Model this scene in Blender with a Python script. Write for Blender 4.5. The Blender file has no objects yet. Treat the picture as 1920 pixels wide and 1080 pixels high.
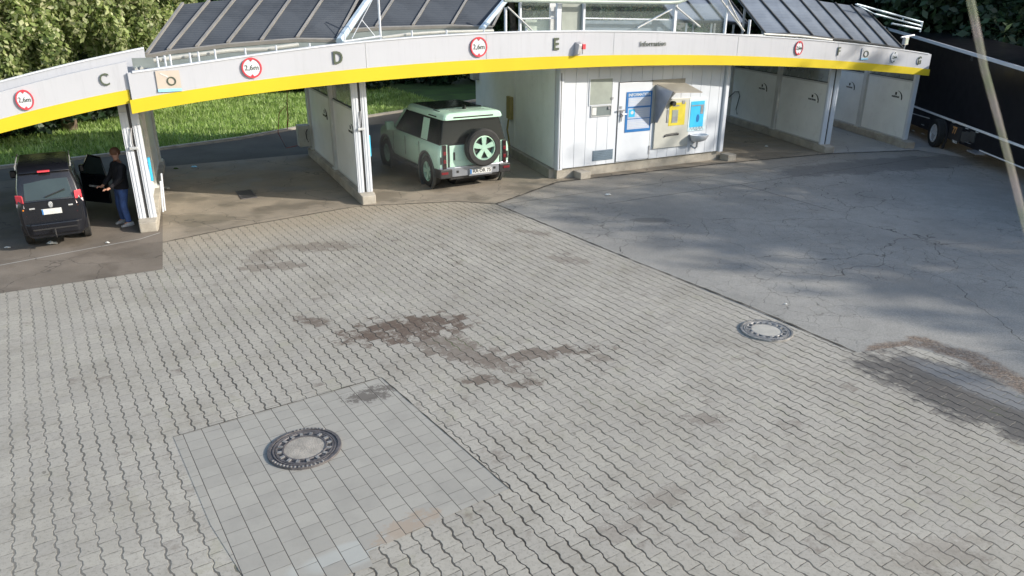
import bpy, bmesh, math, random
import numpy as np
from mathutils import Vector, Matrix
R = math.radians
random.seed(7)
scene = bpy.context.scene
COL = scene.collection

# ------------------------------------------------------------------ camera, sky, sun, exposure
F_PX, PITCH, ROLL, CAM_H = 1367.56, 0.37343, 0.0022, 4.6588
cam = bpy.data.cameras.new('camera')
cam.sensor_width = 36.0
cam.lens = 36.0 * F_PX / 1920.0
cam.clip_start = 0.05
cam.clip_end = 1500.0
cam.dof.use_dof = True
cam.dof.focus_distance = 15.0
cam.dof.aperture_fstop = 6.0
camo = bpy.data.objects.new('camera', cam)
COL.objects.link(camo)
camo.matrix_world = Matrix.Translation((0, 0, CAM_H)) @ Matrix.Rotation(math.pi/2 - PITCH, 4, 'X') @ Matrix.Rotation(ROLL, 4, 'Z')
scene.camera = camo

SUN_EL = R(25.0)
SUN_H = Vector((0.978, -0.21, 0)).normalized()
world = bpy.data.worlds.new('World')
scene.world = world
world.use_nodes = True
wn = world.node_tree
wn.nodes.clear()
sky = wn.nodes.new('ShaderNodeTexSky')
sky.sky_type = 'NISHITA'
sky.sun_disc = False
sky.sun_elevation = SUN_EL
sky.sun_rotation = math.atan2(SUN_H.x, SUN_H.y)
sky.air_density = 1.2
sky.dust_density = 1.6
bg = wn.nodes.new('ShaderNodeBackground')
bg.inputs['Strength'].default_value = 0.15
wo = wn.nodes.new('ShaderNodeOutputWorld')
wn.links.new(sky.outputs[0], bg.inputs[0])
wn.links.new(bg.outputs[0], wo.inputs[0])
sun = bpy.data.lights.new('sun', 'SUN')
sun.energy = 3.6
sun.angle = R(0.6)
sun.color = (1.0, 0.93, 0.82)
suno = bpy.data.objects.new('sun', sun)
COL.objects.link(suno)
sd = Vector((SUN_H.x*math.cos(SUN_EL), SUN_H.y*math.cos(SUN_EL), math.sin(SUN_EL)))
suno.rotation_euler = sd.to_track_quat('Z', 'Y').to_euler()
suno.location = (30, -6, 20)
scene.view_settings.view_transform = 'Standard'
scene.view_settings.look = 'None'
scene.view_settings.exposure = 0.72
scene.view_settings.gamma = 1.0
scene.cycles.max_bounces = 8
scene.cycles.diffuse_bounces = 5
scene.cycles.glossy_bounces = 3
scene.cycles.transparent_max_bounces = 12
scene.cycles.caustics_reflective = False
scene.cycles.caustics_refractive = False
scene.cycles.volume_bounces = 0

# ------------------------------------------------------------------ measuring helpers
CP, SP = math.cos(PITCH), math.sin(PITCH)
def ray(px, py):
    dx, dy = px-960.0, py-540.0
    c, s = math.cos(ROLL), math.sin(ROLL)
    x, y = (dx*c+dy*s)/F_PX, (-dx*s+dy*c)/F_PX
    return Vector((x, CP-y*SP, -SP-y*CP))
EYE = Vector((0, 0, CAM_H))
def G(px, py, z=0.0):
    r = ray(px, py)
    return EYE + r*((z-CAM_H)/r.z)
P0 = Vector((-3.54624, 17.80339, 0))
DU = Vector((0.881694, 0.471821, 0))
DV = Vector((-0.471821, 0.881694, 0))
BLD = Matrix(((DU.x, DV.x, 0, P0.x), (DU.y, DV.y, 0, P0.y), (0, 0, 1, 0), (0, 0, 0, 1)))
def W(u, v, z=0.0):
    return P0 + DU*u + DV*v + Vector((0, 0, z))
def V(px, py, v=0.0):
    r = ray(px, py)
    t = ((P0-EYE).dot(DV)+v)/r.dot(DV)
    return EYE + r*t
def UV(p):
    return (p-P0).dot(DU), (p-P0).dot(DV)
def hit_seg(px, py, a, b):
    r = ray(px, py)
    d = (b-a); d.z = 0
    n = Vector((-d.y, d.x, 0))
    t = (a-EYE).dot(n)/r.dot(n)
    return EYE + r*t
def on_path(px, py, path):
    best = None
    for a, b in zip(path[:-1], path[1:]):
        p = hit_seg(px, py, a, b)
        d = (b-a); L = d.length; s = (p-a).dot(d)/(L*L)
        e = max(0, -s, s-1)
        if best is None or e < best[0]:
            best = (e, p, d.normalized())
    return best[1], best[2]

# ------------------------------------------------------------------ mesh builder
class MB:
    def __init__(s):
        s.v = []; s.f = []
    def add(s, vs, fs, M=None):
        o = len(s.v)
        s.v += [tuple(M @ Vector(p)) if M else tuple(p) for p in vs]
        s.f += [tuple(i+o for i in f) for f in fs]
        return s
    def box(s, a, b, M=None):
        x0, y0, z0 = a; x1, y1, z1 = b
        vs = [(x0,y0,z0),(x1,y0,z0),(x1,y1,z0),(x0,y1,z0),(x0,y0,z1),(x1,y0,z1),(x1,y1,z1),(x0,y1,z1)]
        return s.add(vs, [(0,3,2,1),(4,5,6,7),(0,1,5,4),(1,2,6,5),(2,3,7,6),(3,0,4,7)], M)
    def prism(s, poly, h0, h1, M=None):
        n = len(poly)
        vs = [(p[0], p[1], h0) for p in poly]+[(p[0], p[1], h1) for p in poly]
        fs = [tuple(range(n-1, -1, -1)), tuple(range(n, 2*n))]+[(i, (i+1) % n, n+(i+1) % n, n+i) for i in range(n)]
        return s.add(vs, fs, M)
    def loft(s, secs, M=None, cap=True, closed=True):
        n = len(secs[0]); vs = [p for q in secs for p in q]; fs = []
        for k in range(len(secs)-1):
            for i in range(n if closed else n-1):
                j = (i+1) % n
                fs.append((k*n+i, k*n+j, (k+1)*n+j, (k+1)*n+i))
        if cap and closed:
            fs.append(tuple(range(n-1, -1, -1))); fs.append(tuple((len(secs)-1)*n+i for i in range(n)))
        return s.add(vs, fs, M)
    def tube(s, pts, r, n=8, M=None, flat=1.0):
        pts = [Vector(p) for p in pts]; secs = []
        up0 = Vector((0, 0, 1))
        for i, p in enumerate(pts):
            t = (pts[min(i+1, len(pts)-1)]-pts[max(i-1, 0)]).normalized()
            up = up0 if abs(t.z) < 0.95 else Vector((0, 1, 0))
            a = t.cross(up).normalized(); b = a.cross(t).normalized()
            rr = r[i] if isinstance(r, (list, tuple)) else r
            secs.append([p+a*math.cos(2*math.pi*k/n)*rr+b*math.sin(2*math.pi*k/n)*rr*flat for k in range(n)])
        return s.loft(secs, M)
    def cyl(s, c, r, h, n=20, M=None, r2=None):
        r2 = r if r2 is None else r2
        x, y, z = c
        A = [(x+r*math.cos(2*math.pi*k/n), y+r*math.sin(2*math.pi*k/n), z) for k in range(n)]
        B = [(x+r2*math.cos(2*math.pi*k/n), y+r2*math.sin(2*math.pi*k/n), z+h) for k in range(n)]
        return s.loft([A, B], M)
    def lathe(s, prof, n=28, M=None, closed=False):
        vs = []; fs = []; m = len(prof)
        for k in range(n):
            a = 2*math.pi*k/n
            vs += [(r*math.cos(a), r*math.sin(a), z) for r, z in prof]
        for k in range(n):
            k2 = (k+1) % n
            for i in range(m if closed else m-1):
                j = (i+1) % m
                fs.append((k*m+i, k2*m+i, k2*m+j, k*m+j))
        return s.add(vs, fs, M)
    def mesh(s, name, off=Vector((0, 0, 0)), weld=False):
        me = bpy.data.meshes.new(name)
        me.from_pydata([(p[0]-off.x, p[1]-off.y, p[2]-off.z) for p in s.v], [], s.f)
        bm = bmesh.new(); bm.from_mesh(me)
        if weld: bmesh.ops.remove_doubles(bm, verts=bm.verts, dist=1e-5)
        bmesh.ops.recalc_face_normals(bm, faces=bm.faces)
        bm.to_mesh(me); bm.free()
        return me

def root_loc(o):
    while o.parent: o = o.parent
    return Vector(o.location)
def thing(name, label, cat, loc=(0, 0, 0), group=None):
    o = bpy.data.objects.new(name, None); COL.objects.link(o)
    o.location = loc; o.empty_display_size = 0.3
    o['label'] = label; o['category'] = cat
    if group: o['group'] = group
    return o
def part(name, mb, m, parent, smooth=False, bevel=0, label=None, kind=None, segs=2):
    me = mb if isinstance(mb, bpy.types.Mesh) else mb.mesh(name, root_loc(parent))
    if m: me.materials.append(m)
    o = bpy.data.objects.new(name, me); COL.objects.link(o); o.parent = parent
    fin(o, smooth, bevel, segs)
    if label: o['label'] = label
    if kind: o['kind'] = kind
    return o
def fin(o, smooth, bevel, segs=2):
    if bevel:
        b = o.modifiers.new('bevel', 'BEVEL'); b.width = bevel; b.segments = segs; b.limit_method = 'ANGLE'; b.angle_limit = R(35)
        b.harden_normals = False
    if smooth:
        for p in o.data.polygons: p.use_smooth = True
        if not bevel:
            e = o.modifiers.new('split', 'EDGE_SPLIT'); e.split_angle = R(38)
def single(name, mb, m, label, cat, loc, group=None, smooth=False, bevel=0, kind=None):
    me = mb.mesh(name, Vector(loc)) if isinstance(mb, MB) else mb
    if m: me.materials.append(m)
    o = bpy.data.objects.new(name, me); COL.objects.link(o); o.location = loc
    fin(o, smooth, bevel)
    if label: o['label'] = label
    if cat: o['category'] = cat
    if group: o['group'] = group
    if kind: o['kind'] = kind
    return o
def struct(name, mb, m, smooth=False):
    return single(name, mb, m, None, None, (0, 0, 0), kind='structure', smooth=smooth)

def text_mb(txt, size, M, depth=0.01, bold=0.0):
    c = bpy.data.curves.new('t', 'FONT'); c.body = txt; c.size = size; c.extrude = depth
    c.align_x = 'CENTER'; c.align_y = 'CENTER'; c.offset = bold; c.resolution_u = 3
    o = bpy.data.objects.new('t', c); COL.objects.link(o)
    bpy.context.view_layer.update()
    dg = bpy.context.evaluated_depsgraph_get()
    me = bpy.data.meshes.new_from_object(o.evaluated_get(dg))
    mb = MB(); mb.add([v.co[:] for v in me.vertices], [tuple(p.vertices) for p in me.polygons], M)
    bpy.data.objects.remove(o); bpy.data.curves.remove(c); bpy.data.meshes.remove(me)
    return mb
def face_frame(p, xdir, out=0.0):
    """x along the wall, y up, z towards the viewer"""
    x = Vector(xdir).normalized(); y = Vector((0, 0, 1)); z = x.cross(y).normalized()
    q = Vector(p)+z*out
    return Matrix(((x.x, y.x, z.x, q.x), (x.y, y.y, z.y, q.y), (x.z, y.z, z.z, q.z), (0, 0, 0, 1)))

# ------------------------------------------------------------------ node helper and materials
class NT:
    def __init__(s, name):
        s.m = bpy.data.materials.new(name); s.m.use_nodes = True
        s.t = s.m.node_tree; s.b = s.t.nodes['Principled BSDF']; s.out = s.t.nodes['Material Output']
    def n(s, typ, **kw):
        x = s.t.nodes.new(typ)
        for k, v in kw.items(): setattr(x, k, v)
        return x
    def put(s, inp, v):
        if hasattr(v, 'is_linked') or isinstance(v, bpy.types.NodeSocket): s.t.links.new(v, inp)
        else:
            if isinstance(v, (tuple, list, Vector)) and len(v) == 3 and inp.type == 'RGBA': v = (*v, 1)
            inp.default_value = v
    def math(s, op, a, b=0.0, c=None, clamp=False):
        x = s.n('ShaderNodeMath', operation=op, use_clamp=clamp)
        s.put(x.inputs[0], a); s.put(x.inputs[1], b)
        if c is not None: s.put(x.inputs[2], c)
        return x.outputs[0]
    def pos(s):
        g = s.n('ShaderNodeNewGeometry'); return g.outputs['Position']
    def obj(s):
        return s.n('ShaderNodeTexCoord').outputs['Object']
    def dot(s, v, d):
        x = s.n('ShaderNodeVectorMath', operation='DOT_PRODUCT'); s.put(x.inputs[0], v); x.inputs[1].default_value = d
        return x.outputs['Value']
    def noise(s, vec, scale, det=3, rough=0.55, out='Fac', dist=0.0):
        x = s.n('ShaderNodeTexNoise'); s.t.links.new(vec, x.inputs['Vector'])
        x.inputs['Scale'].default_value = scale; x.inputs['Detail'].default_value = det; x.inputs['Roughness'].default_value = rough
        x.inputs['Distortion'].default_value = dist
        return x.outputs[out]
    def ramp(s, v, a, b, lo=0.0, hi=1.0):
        x = s.n('ShaderNodeMapRange'); x.interpolation_type = 'SMOOTHSTEP'
        s.put(x.inputs['Value'], v); s.put(x.inputs['From Min'], a); s.put(x.inputs['From Max'], b)
        s.put(x.inputs['To Min'], lo); s.put(x.inputs['To Max'], hi)
        return x.outputs[0]
    def mix(s, f, a, b, mode='MIX'):
        x = s.n('ShaderNodeMix', data_type='RGBA', blend_type=mode)
        s.put(x.inputs[0], f); s.put(x.inputs[6], a); s.put(x.inputs[7], b)
        return x.outputs[2]
    def comb(s, x, y, z=0.0):
        c = s.n('ShaderNodeCombineXYZ'); s.put(c.inputs[0], x); s.put(c.inputs[1], y); s.put(c.inputs[2], z); return c.outputs[0]
    def bump(s, h, strength=0.3, dist=0.01):
        b = s.n('ShaderNodeBump'); b.inputs['Strength'].default_value = strength; b.inputs['Distance'].default_value = dist
        s.t.links.new(h, b.inputs['Height']); s.t.links.new(b.outputs[0], s.b.inputs['Normal']); return b
    def base(s, c): s.put(s.b.inputs['Base Color'], c)
    def rough(s, r): s.put(s.b.inputs['Roughness'], r)

def simple(name, col, rough=0.5, metal=0.0, var=0.12, scale=3.0, bump=0.0, bscale=60.0, coat=0.0, spec=0.5, dirt=0.0, alpha=1.0):
    m = NT(name)
    p = m.pos()
    nz = m.noise(p, scale, 4)
    f = m.ramp(nz, 0.3, 0.7)
    dark = tuple(c*(1-var) for c in col); light = tuple(min(1, c*(1+var*0.6)) for c in col)
    c = m.mix(f, dark, light)
    if dirt:
        d = m.ramp(m.noise(p, scale*3.1, 6, 0.7), 0.52, 0.72)
        d = m.math('MULTIPLY', d, dirt)
        c = m.mix(d, c, (0.16, 0.14, 0.11))
    m.base(c)
    m.rough(m.ramp(nz, 0.3, 0.7, rough*0.85, min(1, rough*1.15)))
    m.b.inputs['Metallic'].default_value = metal
    m.b.inputs['Specular IOR Level'].default_value = spec
    m.b.inputs['Coat Weight'].default_value = coat
    m.b.inputs['Coat Roughness'].default_value = 0.05
    if alpha < 1: m.b.inputs['Alpha'].default_value = alpha
    if bump: m.bump(m.noise(p, bscale, 4), bump, 0.01)
    return m.m

M = {}
M['white'] = simple('white_paint', (0.60, 0.63, 0.68), 0.35, var=0.05, scale=1.3, dirt=0.05)
M['fascia'] = simple('fascia_paint', (0.45, 0.465, 0.515), 0.4, var=0.03, scale=0.8, dirt=0.03)
def streaky(name, col):
    m = NT(name); p = m.pos()
    sc_ = m.n('ShaderNodeVectorMath', operation='MULTIPLY'); m.t.links.new(p, sc_.inputs[0]); sc_.inputs[1].default_value = (5, 5, .35)
    st_ = m.ramp(m.noise(sc_.outputs[0], 1.6, 5, .75), .48, .75, 0, .28)
    c = m.mix(m.ramp(m.noise(p, .5, 3), .3, .7), tuple(x*.95 for x in col), col)
    c = m.mix(st_, c, tuple(x*.62 for x in col)); m.base(c); m.rough(.45)
    m.bump(m.noise(p, 1.3, 3), .15, .05)
    return m.m
M['fascia'] = streaky('fascia_paint_streaked', (0.46, 0.475, 0.52))
M['yellow'] = simple('yellow_paint', (0.60, 0.465, 0.028), 0.6, var=0.04, spec=.15, scale=1.0)
M['panel'] = simple('wall_panel', (0.84, 0.86, 0.85), 0.45, var=0.05, scale=1.2, dirt=0.10)
M['frame'] = simple('grey_frame', (0.60, 0.61, 0.60), 0.4, var=0.08, scale=2.0, dirt=0.1)
M['alu'] = simple('aluminium', (0.62, 0.64, 0.66), 0.35, 0.5, var=0.08)
M['concrete'] = simple('plinth_concrete', (0.38, 0.35, 0.30), 0.9, var=0.22, scale=2.4, bump=0.5, bscale=45, dirt=0.35)
M['black'] = simple('black_plastic', (0.02, 0.02, 0.022), 0.45, var=0.2)
M['rubber'] = simple('tyre_rubber', (0.022, 0.022, 0.022), 0.8, var=0.2, scale=8, bump=0.3)
M['gasket'] = simple('dark_gap', (0.06, 0.06, 0.06), 0.6)
M['letter'] = simple('letter_green', (0.07, 0.09, 0.06), 0.5, var=0.1)
M['red'] = simple('sign_red', (0.60, 0.05, 0.07), 0.4, var=0.1)
M['blue'] = simple('bright_blue', (0.05, 0.45, 0.75), 0.35, var=0.08)
M['lblue'] = simple('logo_blue', (0.30, 0.62, 0.85), 0.4)
M['cream'] = simple('logo_cream', (0.50, 0.44, 0.38), 0.5, var=0.03)
M['dblue'] = simple('poster_blue', (0.03, 0.16, 0.42), 0.35, var=0.08)
M['pgrey'] = simple('poster_pale', (0.44, 0.49, 0.60), 0.4, var=0.05)
M['steel'] = simple('hood_steel', (0.42, 0.43, 0.46), 0.35, 0.6, var=0.1)
M['awn'] = simple('awning_cream', (0.30, 0.28, 0.24), 0.5, var=0.1, dirt=0.2)
M['mach'] = simple('machine_cream', (0.48, 0.48, 0.44), 0.4, var=0.05)
M['myel'] = simple('machine_yellow', (0.62, 0.52, 0.06), 0.4)
M['glassg'] = simple('grey_glazing', (0.20, 0.23, 0.23), 0.08, var=0.1, spec=0.8)
M['plexi'] = simple('plexiglass', (0.35, 0.38, 0.36), 0.25, var=0.15, scale=3, alpha=0.55)
M['hatch'] = simple('hatch_grey', (0.30, 0.33, 0.30), 0.4, var=0.1)
M['wire'] = simple('hose_black', (0.03, 0.03, 0.03), 0.5)
M['redhose'] = simple('hose_red', (0.30, 0.05, 0.04), 0.5)
M['boxgrey'] = simple('box_pale', (0.42, 0.42, 0.39), 0.5, var=0.1, dirt=0.3)
M['ochre'] = simple('ochre_box', (0.33, 0.27, 0.10), 0.6, var=0.15)
M['deck'] = simple('roof_deck', (0.20, 0.20, 0.20), 0.9, var=0.3, scale=1.4, dirt=0.3)
M['ceil'] = simple('ceiling_panel', (0.72, 0.72, 0.70), 0.7, var=0.1)
M['skin'] = simple('skin', (0.45, 0.24, 0.17), 0.5, var=0.08)
M['hair'] = simple('hair_brown', (0.14, 0.06, 0.03), 0.7)
M['jacket'] = simple('jacket_black', (0.008, 0.008, 0.012), 0.85, var=0.3, scale=10, bump=0.4, bscale=25)
M['jeans'] = simple('jeans_blue', (0.06, 0.11, 0.28), 0.85, var=0.3, scale=9, bump=0.4, bscale=30)
M['shoe'] = simple('shoe_pale', (0.4, 0.4, 0.4), 0.6)
M['bark'] = simple('tree_bark', (0.22, 0.16, 0.12), 0.95, var=0.4, scale=5, bump=1.0, bscale=14)
M['litter2'] = simple('bright_white', (0.9, 0.9, 0.9), 0.5)
M['litter'] = simple('white_litter', (0.6, 0.61, 0.6), 0.6)

def collector_mat(name='collector_glass', k=1.0, sp=0.0, ro=.6):
    m = NT(name)
    p = m.obj()
    w = m.n('ShaderNodeTexWave', wave_type='BANDS', bands_direction='Z'); m.t.links.new(p, w.inputs['Vector'])
    w.inputs['Scale'].default_value = 7.0; w.inputs['Distortion'].default_value = 0.0
    nz = m.noise(p, 1.5, 4)
    c = m.mix(m.ramp(nz, .3, .7), (0.045*k, 0.052*k, 0.064*k), (0.07*k, 0.08*k, 0.096*k))
    c = m.mix(m.math('MULTIPLY', w.outputs['Fac'], 0.35), c, (0.10*k, 0.11*k, 0.125*k))
    m.base(c); m.rough(ro)
    m.b.inputs['Specular IOR Level'].default_value = sp
    m.bump(w.outputs['Fac'], 0.35, 0.01)
    return m.m
M['coll'] = collector_mat()
M['coll_sky'] = collector_mat('collector_glass_sky_tint', 2.4, .5, .3)  # same panels; the lighter bluish base paints in the sky they reflect
M['cframe'] = simple('collector_frame', (0.26, 0.25, 0.235), 0.5, 0.2, var=0.1)
M['blueflash'] = simple('pale_flashing', (0.50, 0.60, 0.68), 0.4, 0.2, var=0.1)

def milky():
    m = NT('added_translucent_deck'); m.b.inputs['Base Color'].default_value = (.62, .63, .60, 1); m.rough(.6)  # deck made translucent so sunlight brightens the bays below
    t = m.n('ShaderNodeBsdfTranslucent'); t.inputs[0].default_value = (.85, .87, .84, 1)
    ms = m.n('ShaderNodeMixShader'); ms.inputs[0].default_value = .5
    m.t.links.new(m.b.outputs[0], ms.inputs[1]); m.t.links.new(t.outputs[0], ms.inputs[2]); m.t.links.new(ms.outputs[0], m.out.inputs[0])
    return m.m
M['milky'] = milky()
def leaf_mat(name, c1, c2, c3, tr=0.35):
    m = NT(name)
    g = m.n('ShaderNodeNewGeometry')
    cr = m.n('ShaderNodeValToRGB'); m.t.links.new(g.outputs['Random Per Island'], cr.inputs[0])
    e = cr.color_ramp.elements; e[0].color = (*c1, 1); e[1].color = (*c3, 1); e[1].position = 1.0
    k = cr.color_ramp.elements.new(0.55); k.color = (*c2, 1)
    nz = m.noise(m.pos(), 0.9, 2)
    c = m.mix(m.math('MULTIPLY', m.ramp(nz, .35, .65), 0.5), cr.outputs[0], tuple(x*0.45 for x in c1))
    m.base(c); m.rough(0.5)
    t = m.n('ShaderNodeBsdfTranslucent'); m.put(t.inputs[0], m.mix(0.5, c, (0.30, 0.42, 0.06), 'MULTIPLY'))
    ms = m.n('ShaderNodeMixShader'); ms.inputs[0].default_value = tr
    m.t.links.new(m.b.outputs[0], ms.inputs[1]); m.t.links.new(t.outputs[0], ms.inputs[2]); m.t.links.new(ms.outputs[0], m.out.inputs[0])
    m.put(t.inputs[0], c)
    return m.m
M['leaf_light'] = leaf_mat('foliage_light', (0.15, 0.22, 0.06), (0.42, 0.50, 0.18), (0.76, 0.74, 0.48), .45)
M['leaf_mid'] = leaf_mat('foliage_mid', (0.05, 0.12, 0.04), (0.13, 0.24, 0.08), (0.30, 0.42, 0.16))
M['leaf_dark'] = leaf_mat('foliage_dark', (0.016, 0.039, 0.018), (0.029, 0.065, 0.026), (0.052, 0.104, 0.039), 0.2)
M['grass'] = leaf_mat('grass_blades', (0.20, 0.34, 0.06), (0.42, 0.60, 0.16), (0.64, 0.78, 0.36), 0.5)

# paving: interlocking bone shaped pavers
A_PAV = -0.9907
SA = (math.cos(A_PAV), math.sin(A_PAV), 0); CA = (-math.sin(A_PAV), math.cos(A_PAV), 0)
STAINS = [(-1.62, 10.22, .95, .50, .35, 1.0), (-0.75, 9.45, 1.1, .34, -.5, .72), (0.45, 9.35, 1.0, .18, .25, .8), (-3.1, 10.45, .42, .16, -.45, .8),
          (-0.35, 8.6, .25, .15, .2, .8), (0.2, 8.48, .28, .12, .3, .8), (-4.5, 13.0, .75, .22, .2, .55), (-3.9, 14.2, .9, .3, .1, .5), (-4.9, 13.6, .3, .5, 0, .4),
          (1.25, 9.2, .25, .12, .2, .5), (1.1, 13.4, .5, .2, -.4, .45), (0.5, 15.2, .5, .16, -.5, .5), (2.35, 7.55, .3, .15, 0, .5), (1.0, 5.6, .35, .15, .4, .35), (1.5, 6.1, .35, .13, .4, .35), (3.9, 5.3, .5, .2, .3, .3)]
def ell(m, x, y, cx, cy, rx, ry, ang):
    c, s = math.cos(ang), math.sin(ang)
    dx = m.math('SUBTRACT', x, cx); dy = m.math('SUBTRACT', y, cy)
    a = m.math('MULTIPLY_ADD', dx, c/rx, m.math('MULTIPLY', dy, s/rx))
    b = m.math('MULTIPLY_ADD', dx, -s/ry, m.math('MULTIPLY', dy, c/ry))
    return m.math('MULTIPLY_ADD', a, a, m.math('MULTIPLY', b, b))
_a, _b = G(1630, 690), G(1925, 812)
_d = (_b-_a).normalized(); _c = G(1850, 752)
WET = (_c.x, _c.y, (_c-G(1600, 660)).length, .80, math.atan2(_d.y, _d.x))
def paving_mat():
    m = NT('interlocking_pavers')
    p = m.pos()
    warp = m.noise(p, 0.35, 2, out='Color')
    wv = m.n('ShaderNodeVectorMath', operation='MULTIPLY_ADD'); m.t.links.new(warp, wv.inputs[0]); wv.inputs[1].default_value = (.10, .10, 0); m.t.links.new(p, wv.inputs[2])
    q = wv.outputs[0]
    jit = m.noise(p, 7.0, 4, .75)
    s = m.math('MULTIPLY_ADD', jit, 0.022, m.dot(q, SA)); c = m.math('MULTIPLY_ADD', jit, -0.018, m.dot(q, CA))
    PR, PL, AM = 0.165, 0.20, 0.0105
    w = m.math('COSINE', m.math('MULTIPLY', s, 2*math.pi/PL))
    w = m.math('MAXIMUM', m.math('MINIMUM', m.math('MULTIPLY', w, 1.7), 1.0), -1.0)
    j = m.math('ROUND', m.math('DIVIDE', c, PR))
    par = m.math('FLOORED_MODULO', j, 2.0)
    sg = m.math('MULTIPLY_ADD', par, -2.0, 1.0)
    off = m.math('MULTIPLY', m.math('MULTIPLY', sg, w), AM)
    side = m.math('SUBTRACT', m.math('SUBTRACT', c, m.math('MULTIPLY', j, PR)), off)
    d1 = m.math('ABSOLUTE', side)
    neg = m.math('LESS_THAN', side, 0.0)
    i = m.math('SUBTRACT', j, neg)
    ip = m.math('FLOORED_MODULO', i, 2.0)
    ss = m.math('ADD', m.math('DIVIDE', s, PL), m.math('MULTIPLY_ADD', ip, -0.5, 0.5))   # cross joints where ss is an integer
    k = m.math('ROUND', ss)
    d2 = m.math('MULTIPLY', m.math('ABSOLUTE', m.math('SUBTRACT', ss, k)), PL)
    cell = m.math('FLOOR', ss)
    idv = m.comb(i, cell, 0.0)
    wn_ = m.n('ShaderNodeTexWhiteNoise', noise_dimensions='2D'); m.t.links.new(idv, wn_.inputs[0]); rnd = wn_.outputs['Value']
    jw = m.noise(p, 2.2, 3)
    w1 = m.ramp(m.math('MULTIPLY_ADD', m.noise(p, 12, 3, .7), .5, m.math('MULTIPLY', jw, .5)), .38, .64, 0.0008, 0.0098)
    j1 = m.math('MULTIPLY', m.ramp(d1, w1, m.math('ADD', w1, 0.006), 1.0, 0.0), m.ramp(m.noise(p, .28, 3), .35, .62, .62, 1.0))
    j2 = m.ramp(d2, 0.0018, 0.006, 0.85, 0.0)
    j2 = m.math('MULTIPLY', j2, m.ramp(m.noise(p, 5.7, 4, .7), .38, .62, .15, 1.0))
    joint = m.math('MAXIMUM', j1, j2)
    joint = m.math('MULTIPLY', joint, m.ramp(m.dot(p, (1, 0, 0)), -7.5, -1.0, .62, 1.0))
    # blotches partly follow the stones, partly spread across the joints
    sc = m.math('MULTIPLY', m.math('SUBTRACT', m.math('ADD', cell, 0.5), m.math('MULTIPLY_ADD', ip, -0.5, 0.5)), PL)
    cc = m.math('MULTIPLY', m.math('ADD', i, 0.5), PR)
    x = m.math('MULTIPLY_ADD', sc, SA[0], m.math('MULTIPLY', cc, CA[0])); y = m.math('MULTIPLY_ADD', sc, SA[1], m.math('MULTIPLY', cc, CA[1]))
    pp_ = m.n('ShaderNodeSeparateXYZ'); m.t.links.new(p, pp_.inputs[0])
    x = m.math('MULTIPLY_ADD', x, .35, m.math('MULTIPLY', pp_.outputs[0], .65)); y = m.math('MULTIPLY_ADD', y, .35, m.math('MULTIPLY', pp_.outputs[1], .65))
    cen = m.comb(x, y)
    n1 = m.noise(cen, 4.5, 6, 0.85)
    pert = m.math('MULTIPLY_ADD', n1, 7.0, -3.5)
    pert = m.math('ADD', pert, m.math('MULTIPLY_ADD', rnd, .9, -.45))
    tot = None
    for (cx, cy, rx, ry, an, st) in STAINS:
        e = m.math('ADD', ell(m, x, y, cx, cy, rx, ry, an), pert)
        f = m.ramp(e, 0.3, 1.25, st, 0.0)
        tot = f if tot is None else m.math('MAXIMUM', tot, f)
    small = m.ramp(m.math('MULTIPLY_ADD', rnd, .10, m.noise(cen, 2.3, 5, .75)), 0.64, 0.78, 0, .55)
    moss = m.ramp(m.noise(p, 1.6, 6, .75), 0.55, 0.70, 0, .6)
    tot = m.math('MAXIMUM', tot, small); tot = m.math('MULTIPLY', tot, m.ramp(m.noise(p, 5, 4, .7), .25, .5, .7, 1.0))
    px, py = m.n('ShaderNodeSeparateXYZ'), None
    m.t.links.new(p, px.inputs[0]); X, Y = px.outputs[0], px.outputs[1]
    # brown dirt washed towards the bays
    dsv = m.dot(p, tuple(DV)); near = m.ramp(m.math('ADD', dsv, m.math('MULTIPLY', m.noise(p, .8, 4), 1.5)), P0.dot(DV)-2.6, P0.dot(DV)+0.8)
    base = m.mix(m.ramp(m.noise(p, 0.5, 5, .65), .3, .7), (0.295, 0.280, 0.244), (0.375, 0.359, 0.318))
    base = m.mix(m.math('MULTIPLY', rnd, 0.6), base, (0.275, 0.262, 0.238))
    base = m.mix(m.ramp(m.noise(p, 8, 5, .75), .45, .75, 0, .4), base, (0.20, 0.188, 0.165))
    base = m.mix(m.ramp(m.noise(p, 1.1, 6, .8), .48, .66, 0, .42), base, (0.215, 0.20, 0.165))
    base = m.mix(m.ramp(m.noise(p, 26, 4, .8), .50, .66, 0, .55), base, (0.17, 0.16, 0.14))
    base = m.mix(m.ramp(m.noise(p, 31, 3, .8), .36, .26, 0, .45), base, (0.50, 0.49, 0.45))
    base = m.mix(m.ramp(m.noise(p, 9, 3, .6), .67, .74, 0, .7), base, (0.11, 0.10, 0.08))
    base = m.mix(m.math('MULTIPLY', near, .55), base, (0.326, 0.258, 0.170))
    base = m.mix(moss, base, (0.272, 0.265, 0.204))
    base = m.mix(m.math('MULTIPLY', tot, m.ramp(m.noise(p, 14, 4, .7), .3, .6, .85, 1.0)), base, (0.095, 0.068, 0.052))
    wet = m.ramp(m.math('ADD', ell(m, X, Y, *WET), m.math('MULTIPLY_ADD', m.noise(p, 2.6, 6, .8), 3.6, -1.8)), 0.45, 1.25, 1.0, 0.0)
    _q = G(1850, 728)
    wet_sheen = m.ramp(m.math('ADD', ell(m, X, Y, _q.x, _q.y, 1.15, .30, WET[4]), m.math('MULTIPLY_ADD', m.noise(p, 3, 4, .7), 1.5, -.75)), .3, 1.3, 1, 0)  # pale bluish centre: reflection on the wet stones painted into the colour
    base = m.mix(m.math('MULTIPLY', wet, .82), base, m.mix(wet_sheen, (0.062, 0.053, 0.046), (0.14, 0.143, 0.15)))
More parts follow.
